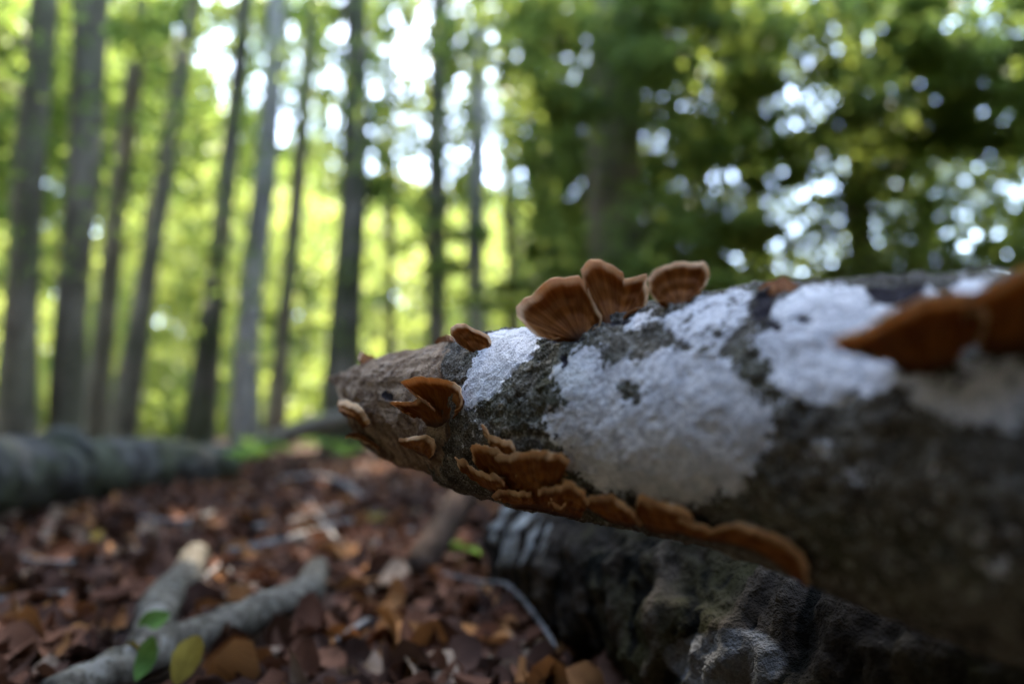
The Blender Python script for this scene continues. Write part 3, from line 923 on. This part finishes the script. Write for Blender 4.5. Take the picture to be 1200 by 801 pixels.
# ------------------------------------------------------------------ leaves
def leaf_arrays(L=.07, W=.042, curl=.2, fold=.3, twist=.0, nl=7, nw=5, seed=0, tooth=0.0):
    """ovate beech leaf, stem end at the origin, along +Y"""
    rr = np.random.default_rng(seed)
    u = np.array([0, .07, .25, .48, .72, .91, 1]) if nl == 7 else np.linspace(0, 1, nl); v = np.linspace(-1, 1, nw)
    prof = np.sin(math.pi * np.clip(u, .0, 1) ** .85) ** .75
    prof[0], prof[-1] = .04, .03
    U, Vv = np.meshgrid(u, v, indexing='ij')
    edge = 1 + tooth * np.where(np.arange(nl) % 2, 1, -1)[:, None] * np.abs(Vv) ** 4
    x = Vv * prof[:, None] * W / 2 * edge
    y = U * L
    z = fold * np.abs(x) + curl * L * (U - .5) ** 2 * 2 * np.sign(rr.random() - .35) + twist * x * (U - .5) * 8
    z = z + .004 * (rr.random((nl, nw)) - .5)
    P = np.stack([x, y, z], -1).reshape(-1, 3)
    return P, grid_faces(nl, nw), U.ravel(), Vv.ravel()

LV = [leaf_arrays(.056 + .02 * RNG.random(), .034 + .012 * RNG.random(), .1 + .5 * RNG.random(), .1 + .7 * RNG.random(),
                  RNG.normal() * .35, seed=i) for i in range(10)]

def rot(rz, rx, ry):
    return np.array((Matrix.Rotation(rz, 3, 'Z') @ Matrix.Rotation(rx, 3, 'X') @ Matrix.Rotation(ry, 3, 'Y')))

def leaf_mesh(i, mat):
    P, f, u, v = LV[i]
    key = f'fallen_leaf_{i}_{mat.name}'
    me = bpy.data.meshes.get(key)
    if me is None:
        me = new_mesh(key, P - [0, .035, 0], f)
        add_attr(me, 'uu', u); add_attr(me, 'vv', v)
        me.materials.append(mat)
    return me

def place_leaf(x, y, z, rz, rx, ry, i, mat, name='fallen_leaf', scale=1.0, **tags):
    o = link(name, leaf_mesh(i, mat), **tags)
    o.location = (x, y, z)
    o.rotation_euler = Matrix(rot(rz, rx, ry).tolist()).to_euler()
    o.scale = (scale,) * 3
    return o

def blocked(px, py):
    """pixels whose ground is hidden by the two logs"""
    edge = 480 + (py - 560) * 1.05 if py < 700 else 555 + (py - 680) * 1.25
    if px > max(edge, 470) + 10: return True
    return False

kinds = ['dark brown'] * 7 + ['reddish brown'] * 9 + ['orange brown'] * 3 + ['pale tan'] * 2
LABELS = {
    'dark brown': 'dark brown withered beech leaf in the damp leaf litter',
    'reddish brown': 'reddish brown curled beech leaf in the leaf litter',
    'orange brown': 'orange brown dry beech leaf in the leaf litter',
    'pale tan': 'pale tan dry beech leaf in the leaf litter'}
special = [  # px, py, colour, scale, label
    (455, 682, 'pale tan', 1.25, 'large pale tan leaf propped up behind an orange leaf'),
    (450, 705, 'orange brown', 1.05, 'bright orange brown leaf in front of the large pale tan leaf'),
    (618, 778, 'reddish brown', 1.0, 'ribbed reddish brown leaf at the foot of the rotten log'),
    (500, 782, 'pale tan', 1.2, 'split pale brown leaf standing on edge among dark leaves'),
    (656, 797, 'orange brown', .9, 'orange brown leaf tucked against the foot of the rotten log'),
]
for k, (px, py, col, sc, lab) in enumerate(special):
    g = on_ground(px, py, .02)
    place_leaf(g[0], g[1], gz(g[0], g[1]) + .022, RNG.random() * 6, .35 * (k % 2 * 2 - 1), .3, k, LEAFM[col], scale=sc, label=lab, cat='leaf')
KEEP = np.array(KEEP_OFF)
n = 0
while n < 255:
    py = 560 + 260 * RNG.random() ** .75
    px = -60 + 760 * RNG.random()
    if blocked(px, py): continue
    g = on_ground(px, py, .01)
    if np.min(np.hypot(KEEP[:, 0] - g[0], KEEP[:, 1] - g[1])) < .05: continue
    col = kinds[RNG.integers(len(kinds))]
    place_leaf(g[0], g[1], gz(g[0], g[1]) + .010 + .012 * RNG.random(), RNG.random() * 6.28, RNG.normal() * .30, RNG.normal() * .35,
               int(RNG.integers(len(LV))), LEAFM[col], scale=.6 + .5 * RNG.random(), label=LABELS[col], cat='leaf', group=f'{col} fallen leaves')
    n += 1

def litter(n, mats):
    """the uncountable rest of the leaf litter, one object"""
    VV, FF, UU, W, MI = [], [], [], [], []
    off = 0
    d = .42 + 7.5 * RNG.random(n) ** 2.0
    for k in range(n):
        y = d[k]
        x = (RNG.random() * 2 - 1) * (y * .95 + .25)
        if np.min(np.hypot(KEEP[:, 0] - x, KEEP[:, 1] - y)) < .045: continue
        P, f, u, v = LV[RNG.integers(len(LV))]
        sc = .5 + .55 * RNG.random()
        R = rot(RNG.random() * 6.28, RNG.normal() * .22, RNG.normal() * .25)
        Q = (P - [0, .035, 0]) * sc @ R.T + [x, y, 0]
        VV.append(Q); FF.append(f + off); UU.append(u); W.append(v); MI.append(np.full(len(f), RNG.choice(len(mats), p=[.52, .36, .07, .05])))
        off += len(P)
    V = np.concatenate(VV)
    base = np.repeat(np.array([v.mean(0) for v in VV]), [len(v) for v in VV], axis=0)
    V[:, 2] += ground_z(base[:, 0], base[:, 1]) + .004 + .012 * RNG.random(len(VV)).repeat([len(v) for v in VV])
    me = new_mesh('leaf_litter', V, np.concatenate(FF))
    for m in mats: me.materials.append(m)
    me.polygons.foreach_set('material_index', np.concatenate(MI).astype(np.int32))
    add_attr(me, 'uu', np.concatenate(UU)); add_attr(me, 'vv', np.concatenate(W))
    link('leaf_litter', me, kind='stuff', label='carpet of small brown and reddish fallen beech leaves', cat='leaf litter')
litter(15000, [LEAFM[k] for k in ('dark brown', 'reddish brown', 'orange brown', 'pale tan')])

# green and yellow leaves caught on the crooked branch
for (px, py, d, mat, rz, rx, ip, sc, lab, i) in (
    (180, 727, .635, M_GREENLEAF, .2, 1.05, -.95, .50, 'fresh green serrated leaf standing behind the crooked pale branch', 2),
    (176, 772, .560, M_GREENLEAF, -.1, 1.25, 2.95, .50, 'fresh green serrated leaf hanging over the front of the crooked pale branch', 5),
    (150, 763, .575, M_YELLOW, .1, .9, 1.4, .36, 'small yellow green leaf on the crooked pale branch', 1),
    (216, 776, .555, M_YELLOW, .5, 1.1, 2.75, .62, 'yellow brown leaf hanging off the crooked pale branch', 6),
    (112, 627, 1.30, M_YELLOW, .4, .3, .2, .6, 'single yellow leaf on dark litter near the thick trunk', 3),
    (437, 606, 1.55, M_YELLOW, .7, .5, .2, .8, 'yellow green leaf on brown litter behind the orange leaf', 4)):
    p = at(px, py, d)
    p[2] = max(p[2], gz(p[0], p[1]) + .02)
    o = place_leaf(p[0], p[1], p[2], 0, 0, 0, i, mat, 'leaf', sc, label=lab, cat='leaf')
    o.rotation_euler = (Matrix.Rotation(rz, 3, 'Z') @ Matrix.Rotation(rx, 3, 'X') @ Matrix.Rotation(ip, 3, 'Z')).to_euler()

def seedling(px, py, n, size, lab, group=None, h=.05, seed=0, mat=None):
    g = on_ground(px, py)
    z0 = gz(g[0], g[1])
    rr = np.random.default_rng(seed + 300)
    root = thing('seedling', lab, 'seedling', (g[0], g[1], z0), group)
    top = np.array([g[0], g[1], z0 + h])
    V, q, t = tube([[g[0], g[1], z0 - .01], [g[0] + .004, g[1], z0 + h * .6], top], [.0022, .002, .0014], 6, 8, .1, 50, seed)
    link('stem', mesh_mixed('stem', V, q, t), M_TWIG, root)
    for k in range(n):
        P, f, u, v = leaf_arrays(size, size * .72, .15, .25, 0, seed=seed * 10 + k)
        Q = P @ rot(2 * math.pi * k / n + rr.random(), .15 + .5 * (rr.random() - .5), .25 * (rr.random() - .5)).T
        link('leaf', new_mesh('leaf', Q + top - [0, 0, .008 * (k // 3)], f), mat or M_SEED, root)

seedling(534, 662, 3, .046, 'bright lime green seedling between the leaning stick and the rotten log', h=.045, seed=1)
for k, (px, py, n, s) in enumerate(((285, 566, 6, .09), (300, 552, 7, .12), (335, 545, 7, .11), (392, 545, 8, .10), (404, 556, 7, .08), (372, 535, 7, .14),
                                     (315, 540, 8, .14), (420, 540, 7, .11), (262, 556, 6, .09), (350, 530, 8, .18), (295, 536, 8, .16), (412, 530, 8, .16))):
    seedling(px, py, n, s, 'low green leafy seedling on the ground beyond the leaf litter', 'green seedlings by the far branch', h=.11, seed=10 + k)

# ------------------------------------------------------------------ trees
def leaf_cards(cen, rad, n, size, rng, flat=.55, shell=.35):
    """n thin leaf faces spread through an ellipsoid clump -> (n,4,3)"""
    d = rng.normal(size=(n, 3)); d /= np.linalg.norm(d, axis=1)[:, None]
    r = rng.random(n) ** shell
    c = cen + d * r[:, None] * rad
    nrm = rng.normal(size=(n, 3)) * [flat, flat, 1]; nrm /= np.linalg.norm(nrm, axis=1)[:, None]
    a = np.cross(nrm, rng.normal(size=(n, 3))); a /= np.linalg.norm(a, axis=1)[:, None] + 1e-9
    b = np.cross(nrm, a)
    s = size * (.6 + .8 * rng.random(n))[:, None]
    return np.stack([c - a * s * .5, c + b * s * .3 + nrm * s * .06, c + a * s * .5, c - b * s * .3 + nrm * s * .06], 1)

def cards_mesh(name, Q, mat):
    n = len(Q)
    me = new_mesh(name, Q.reshape(-1, 3), np.arange(n * 4).reshape(n, 4), False)
    me.materials.append(mat)
    return me

def veil(xa, xb, ya, yb, da, db, n, leaf, thr, rng, seed):
    """loose sprays of leaves through a volume of the crown, thinned where a coarse noise leaves gaps"""
    w = xb - xa
    xa, xb = xa - .09 * w, xb + .09 * w                  # thins out towards both sides
    fx = rng.random(n)
    px = xa + (xb - xa) * fx; py = ya + (yb - ya) * rng.random(n)
    d = da + (db - da) * rng.random(n)
    c = CAMP + d[:, None] * (FWD + ((px - 600) / F)[:, None] * RGT + ((400.5 - py) / F)[:, None] * UPV)
    keep = fbm(c * [2.8, .7, 3.6], 3, 500 + seed, .55) > thr
    keep &= rng.random(n) < np.minimum(1, np.minimum(fx, 1 - fx) / .16)
    c = c[keep]
    Q = leaf_cards(np.zeros(3), np.zeros(3), len(c), leaf, rng)
    return Q + c[:, None]

def tree(base_px, base_d, top_px, w0, w1, bark, label, clumps, leafmat, group=None, name='beech_tree', height=15, crown_r=3.2, canopy=1000, leaf=.10,
         seed=0, cat='tree', bend=0.0, canopy_lo=7.2, veils=()):
    """trunk through two photo pixels at one distance; clumps: (px, py, d, rx, ry, rz, n) foliage hanging in view; canopy: unseen crown above, leaf count set for the shade it casts"""
    rng = np.random.default_rng(1000 + seed)
    x0 = (base_px - 600) / F * base_d
    b = np.array([x0, base_d, gz(x0, base_d) - .1])
    ref = at(top_px[0], top_px[1], base_d * math.cos(PITCH))
    dirv = ref - b
    hz = dirv[2]
    pts, rad = [], []
    r0, r1 = w0 * base_d / F / 2, w1 * base_d / F / 2
    for k, f in enumerate(np.linspace(0, 1, 12)):
        z = f * height
        lean = dirv[:2] / hz * min(z, hz * 1.3)
        wob = bend * math.sin(f * 9 + seed)
        pts.append([b[0] + lean[0] + wob + .02 * rng.normal(), b[1] + lean[1], b[2] + z])
        flare = 1 + .35 * math.exp(-z * 4)
        rr = r0 + (r1 - r0) * min(1, z / hz)
        rad.append(max(.02, rr * flare * (1 - .75 * max(0, (z - hz) / (height - hz + .01)))))
    root = thing(name, label, cat, b, group)
    V, q, t = tube(pts, rad, 20, 60, .10, 3.0, seed, fine=.004)
    link('trunk', mesh_mixed('trunk', V, q, t), bark, root)
    pts = np.array(pts)
    Q = []
    for ci, (px, py, d, rx, ry, rz, n) in enumerate(clumps):
        c = at(px, py, d)
        for s in range(7):
            off = rng.normal(size=3) * [rx, ry, rz] * .55
            Q.append(leaf_cards(c + off, np.array([rx, ry, rz * .55]) * (.35 + .3 * rng.random()), n // 7, leaf, rng))
        zi = np.clip(c[2] - .4 - .25 * abs(c[0] - b[0]), .8, height - 1)
        a0 = np.array([np.interp(zi, pts[:, 2], pts[:, k]) for k in range(3)])
        m_ = (a0 + c) / 2 + [0, 0, .25]
        V, q, t = tube([a0, m_, c, c + (c - m_) * .5], [.045, .03, .016, .006], 7, 14, .1, 5, ci)
        link('branch', mesh_mixed('branch', V, q, t), bark, root)
    for vi, (xa, xb, ya, yb, da, db, n, lf, thr) in enumerate(veils):
        Q.append(veil(xa, xb, ya, yb, da, db, n, lf, thr, rng, seed * 7 + vi))
    if Q:
        link('foliage', cards_mesh('foliage', np.concatenate(Q), leafmat), None, root)
    if canopy:
        Q = []
        top = pts[-1]
        for s in range(16):
            off = rng.normal(size=3); off /= np.linalg.norm(off)
            zc = canopy_lo + crown_r * .5 + rng.random() * (height - canopy_lo - .5)
            cx = np.array([np.interp(zc, pts[:, 2], pts[:, k]) for k in range(2)])
            ang = rng.random() * 6.28
            R = crown_r * math.sqrt(rng.random()) * .85
            c = np.array([cx[0] + R * math.cos(ang), cx[1] + R * math.sin(ang), zc])
            Q.append(leaf_cards(c, np.array([1.25, 1.25, .7]) * (crown_r / 3.0), canopy // 16, .26, rng))
        link('crown', cards_mesh('crown', np.concatenate(Q), leafmat), None, root)
    return root

T = tree
T(22, 6.0, (50, 0), 36, 28, M_BEECH, 'stout grey beech trunk with broad foot at the end of the row', [(10, 60, 6.5, .5, .5, .3, 500), (-60, 120, 8, .6, .6, .5, 300)], M_CROWN, seed=1)
T(78, 6.3, (114, 0), 31, 36, M_BEECH, 'stout leaning grey beech trunk next to the broad footed one', [(150, 20, 7, .6, .6, .4, 500)], M_CROWN, seed=2, bend=.05, veils=[(-40, 120, -30, 260, 9, 14, 9000, .15, -.25), (-40, 230, -30, 330, 4.6, 5.9, 1500, .07, .02)])
T(112, 8.0, (166, 20), 24, 18, M_BEECH, 'slender leaning beech trunk just behind the stout pair', [(190, 60, 8.5, .7, .6, .4, 350)], M_CROWN, canopy=2300, seed=3, veils=[(60, 235, -30, 230, 9, 14, 8000, .15, -.2)])
T(143, 7.2, (216, 60), 27, 17, M_BEECH, 'slender beech trunk with the strongest lean in the row', [(230, 20, 7.5, .5, .5, .35, 300)], M_CROWN, canopy=2300, seed=4)
T(240, 7.6, (272, 130), 30, 18, M_BEECH_DARK, 'dark mossy beech trunk beside the pale straight trunk', [(250, 20, 8, .6, .6, .4, 300)], M_CROWN, canopy=2300, seed=5, bend=.04, veils=[(190, 300, -30, 190, 9, 13, 2400, .15, -.05), (200, 420, 0, 420, 5.2, 6.5, 1700, .07, .02)])
T(287, 6.8, (312, 150), 28, 24, M_BEECH_PALE, 'pale straight beech trunk with smooth light grey bark', [(320, 30, 7.4, .5, .5, .3, 300)], M_CROWN, canopy=2300, seed=6)
T(325, 9.0, (358, 100), 20, 16, M_BEECH, 'thin grey beech trunk behind the pale straight trunk', [(345, 130, 9.4, .5, .5, .3, 250)], M_CROWN, canopy=2300, seed=7, veils=[(280, 380, -30, 220, 10, 14, 7000, .13, -.1)])
T(404, 7.2, (417, 0), 40, 24, M_BEECH_DARK, 'dark beech trunk with a thick mossy base behind the log tip', [(430, 200, 7.6, .4, .4, .4, 400), (390, 30, 8, .4, .4, .3, 200)], M_CROWN, canopy=2300, seed=8, veils=[(370, 450, -30, 230, 8, 11, 4400, .12, -.08)])
T(458, 10, (456, 150), 12, 10, M_BEECH_DARK, 'very thin young trunk between two dark beeches', [(460, 200, 10, .6, .5, .4, 350)], M_CROWN, seed=9, height=9, canopy=0)
T(511, 9.0, (515, 0), 24, 22, M_BEECH_DARK, 'dark upright trunk next to the pale lit trunk behind the log', [(515, 60, 9.3, .35, .4, .8, 700), (500, 250, 9, .4, .4, .5, 450)], M_DARKLEAF, seed=10, veils=[(440, 560, -30, 230, 9, 12, 9000, .12, -.1), (390, 640, 120, 400, 6.5, 8.5, 2600, .08, .02)])
T(560, 9.3, (559, 60), 24, 20, M_BEECH_PALE, 'upright trunk with sunlit pale bark behind the double fan fungus', [(540, 280, 9, .35, .4, .5, 400)], M_CROWN, seed=11)
T(603, 11, (597, 60), 17, 13, M_BEECH_DARK, 'slim dark straight trunk beside the sunlit pale trunk', [(610, 40, 11, .5, .5, .7, 350)], M_CROWN, seed=12, veils=[(540, 660, -30, 240, 10, 13, 8500, .13, -.08)])
T(728, 7.0, (716, 60), 76, 56, M_BEECH, 'thick dark old tree trunk cloaked in hanging shade foliage',
  [(650, 60, 6.2, .9, .8, .7, 2300), (790, 30, 6.2, .8, .8, .5, 1900), (655, 190, 7.4, .4, .5, .4, 700), (820, 110, 6.4, .7, .7, .6, 1200),
   (640, 330, 7.6, .7, .6, .35, 1000), (745, 335, 6.4, .7, .5, .3, 1000), (820, 330, 6.6, .7, .5, .3, 1200), (800, 260, 6.8, .35, .5, .3, 300)], M_DARKLEAF, canopy=450, seed=13, veils=[(600, 860, -30, 200, 7.3, 9.8, 15000, .11, -.30), (620, 830, 180, 350, 7.5, 10, 12000, .11, -.34), (640, 810, 40, 340, 5.6, 6.6, 3600, .08, -.05)], crown_r=3.6)
T(1010, 8.0, (1000, 0), 30, 24, M_BEECH_DARK, 'dark trunk lost in the foliage above the thick end of the log',
  [(900, 90, 6.5, .8, .8, .5, 1600), (1010, 60, 6.2, .9, .8, .5, 1800), (1130, 50, 6.0, .9, .8, .5, 2000), (960, 190, 7, .8, .7, .4, 1000),
   (1080, 120, 6.8, .9, .7, .35, 1100), (1190, 110, 6.3, .8, .7, .4, 1300), (900, 270, 7.4, .8, .6, .4, 1000), (1000, 325, 7.6, 1.0, .6, .2, 800),
   (1160, 320, 7.4, .8, .6, .2, 700)], M_DARKLEAF, canopy=450, seed=14, veils=[(820, 1080, -30, 190, 7, 9.5, 9000, .11, -.2), (800, 1080, 150, 345, 7.5, 10.5, 17000, .11, -.22)], crown_r=3.6)
T(1260, 6.5, (1240, 0), 44, 36, M_BEECH_DARK, 'dark tree whose leafy boughs reach in over the thick end of the log',
  [(1180, 30, 5.6, .7, .7, .4, 1200), (1230, 140, 6, .4, .6, .4, 500)], M_CROWN, canopy=450, seed=15, veils=[(1050, 1290, -30, 190, 6.5, 9, 10000, .11, -.28), (1050, 1290, 150, 335, 7.5, 10.5, 14500, .11, -.18)], crown_r=3.4)
T(880, 12, (880, 0), 26, 22, M_BEECH_DARK, 'faint far trunk seen through the shade foliage', [(860, 40, 11, 1.2, 1, .6, 700), (930, 330, 12, 1.6, 1, .5, 900)], M_DARKLEAF, seed=16)

# sunlit young beeches in the clearing
def sapling(px, d, h, spread, n, lab, seed, mat=M_BRIGHT, z0=.3, leaf=.15):
    rng = np.random.default_rng(2000 + seed)
    x = (px - 600) / F * d
    b = np.array([x, d, gz(x, d)])
    root = thing('young_beech', lab, 'tree', b, 'young beeches in the clearing')
    V, q, t = tube([b - [0, 0, .1], b + [.1, 0, h * .5], b + [.05, .1, h * .95]], [.06, .045, .01], 8, 14, .1, 4, seed)
    link('trunk', mesh_mixed('trunk', V, q, t), M_BEECH, root)
    Q = []
    for s in range(34):
        z = z0 + (h - z0) * rng.random()
        R = spread * (1.05 - .5 * z / h) * math.sqrt(rng.random())
        a = rng.random() * 6.28
        Q.append(leaf_cards(b + [R * math.cos(a), R * math.sin(a), z], np.array([.75, .75, .28]) * (.6 + .7 * rng.random()), n // 34, leaf, rng))
    link('crown', cards_mesh('crown', np.concatenate(Q), mat), None, root)

SW = ['glowing between the dark mossy trunk and the most leaning trunk', 'with low leaves just behind the most leaning beech', 'beyond the outer side of the broad footed beech',
      'rising behind the stout pair of beeches', 'behind the most strongly leaning slender trunk', 'in the gap before the dark mossy beech', 'behind the pale straight beech trunk',
      'behind the thin grey trunk beside the pale straight one', 'just past the dark trunk with thick mossy base', 'between the very thin trunk and the dark upright trunk',
      'behind the sunlit pale trunk and the double fan', 'past the slim dark straight trunk', 'beside the thick dark old tree trunk', 'tall one far behind the broad footed beech',
      'tall one far behind the slender leaning trunks', 'far back between the pale and the thin grey trunk', 'far back behind the very thin young trunk', 'far back between the sunlit pale and slim dark trunks']
for k, (px, d, h, sp, n) in enumerate(((205, 18, 6.5, 2.2, 3400), (165, 16.5, 5, 1.9, 3000), (-60, 13, 8.5, 2.2, 3600), (60, 15, 9, 2.3, 3600), (150, 13, 7, 2.0, 3200), (215, 16, 8.5, 2.2, 3400), (280, 13.5, 5.6, 1.9, 3000),
                                         (350, 16, 6.2, 2.0, 3200), (430, 14, 4.6, 1.8, 3000), (490, 17, 5.6, 2.0, 3200), (560, 15, 4.6, 1.9, 3000), (630, 17, 5.2, 2.0, 3200),
                                         (690, 15, 4.4, 1.8, 2600), (20, 19, 11, 2.6, 3800), (120, 20, 11, 2.6, 3800), (320, 20, 7.5, 2.4, 3600), (440, 21, 7, 2.4, 3600), (580, 21, 6.8, 2.4, 3600))):
    sapling(px, d, h, sp, n, 'sunlit young beech ' + SW[k], k)
DW = ['behind the thick old trunk and the single rounded fungus', 'over the crest of the log by the ragged fungus rim', 'behind the faint far trunk', 'behind the dark trunk lost in foliage', 'above the thick brown brackets', 'under the boughs of the overhanging tree']
for k, (px, d, h, sp, n) in enumerate(((770, 14, 3.0, 1.9, 2600), (860, 13, 2.7, 1.9, 2600), (960, 14, 2.8, 2.0, 2600), (1060, 13, 2.5, 1.9, 2400), (1160, 14, 2.7, 2.0, 2400), (1250, 13, 3.0, 2.0, 2400))):
    sapling(px, d, h, sp, n, 'low shaded young tree ' + DW[k], 40 + k, M_DARKLEAF)

# the far wood closing the view
def undergrowth():
    rng = np.random.default_rng(37)
    Q = []
    for k in range(300):
        px = -200 + 1500 * rng.random(); d = 9.8 + 3.5 * rng.random()
        h = .25 + 1.0 * rng.random() ** 2
        Q.append(leaf_cards(np.array([(px - 600) / F * d, d, h]), np.array([.45, .4, .3]), 70, .12, rng))
    link('undergrowth', cards_mesh('undergrowth', np.concatenate(Q), M_DARKLEAF), kind='stuff', label='low shaded green undergrowth between the trunks', cat='undergrowth')
undergrowth()

def far_forest():
    rng = np.random.default_rng(31)
    Q = []
    for k in range(1150):
        px = -250 + 1700 * rng.random()
        d = 26 + 12 * rng.random()
        topy = np.interp(px, [-250, 120, 240, 420, 640, 760, 820, 1450], [-200, -120, 110, 205, 225, 250, 330, 335])
        hmax = (505 - topy) / F * d
        z = hmax * rng.random() ** .9
        Q.append(leaf_cards(np.array([(px - 600) / F * d, d, z]), np.array([1.6, 1.4, .8]), 120, .50, rng))
    for k in range(520):
        px = -300 + 1130 * rng.random(); d = 40 + 10 * rng.random()
        topy = np.interp(px, [-300, 180, 260, 420, 640, 830], [-100, 40, 170, 230, 240, 300])
        Q.append(leaf_cards(np.array([(px - 600) / F * d, d, (505 - topy) / F * d * rng.random()]), np.array([2.6, 2.0, 1.3]), 70, .95, rng))
    for xa, xb in ((1270, 1800), (-620, -20)):               # the canopy goes on to both sides of the view
        Q.append(veil(xa, xb, -60, 340, 8, 12, 16000, .17, -.2, rng, 90 + (xa > 0)))
    nb = sum(len(q) for q in Q)
    for k in range(240):
        az = math.radians((45 + 24 * rng.random()) * (1 if k % 2 else -1))
        d = 11 + 7 * rng.random()
        Q.append(leaf_cards(np.array([math.sin(az) * d, math.cos(az) * d, .3 + 8 * rng.random()]), np.array([1.5, 1.5, .8]), 95, .40, rng))
    for k in range(600):                                   # unseen dark ring round the camera, added to block light
        az = math.radians(66 + 228 * rng.random())
        d = 4.2 + 5.5 * rng.random()
        z = .3 + 7.5 * rng.random()
        Q.append(leaf_cards(np.array([math.sin(az) * d, math.cos(az) * d, z]), np.array([1.5, 1.5, .8]), 95, .40, rng))
    me = cards_mesh('forest', np.concatenate(Q), M_BRIGHT)
    me.materials.append(M_RING)
    me.polygons.foreach_set('material_index', (np.arange(len(me.polygons)) >= nb).astype(np.int32))
    link('forest', me, kind='stuff', label='distant sunlit green woodland closing the view and an added unseen dark ring', cat='forest')
far_forest()
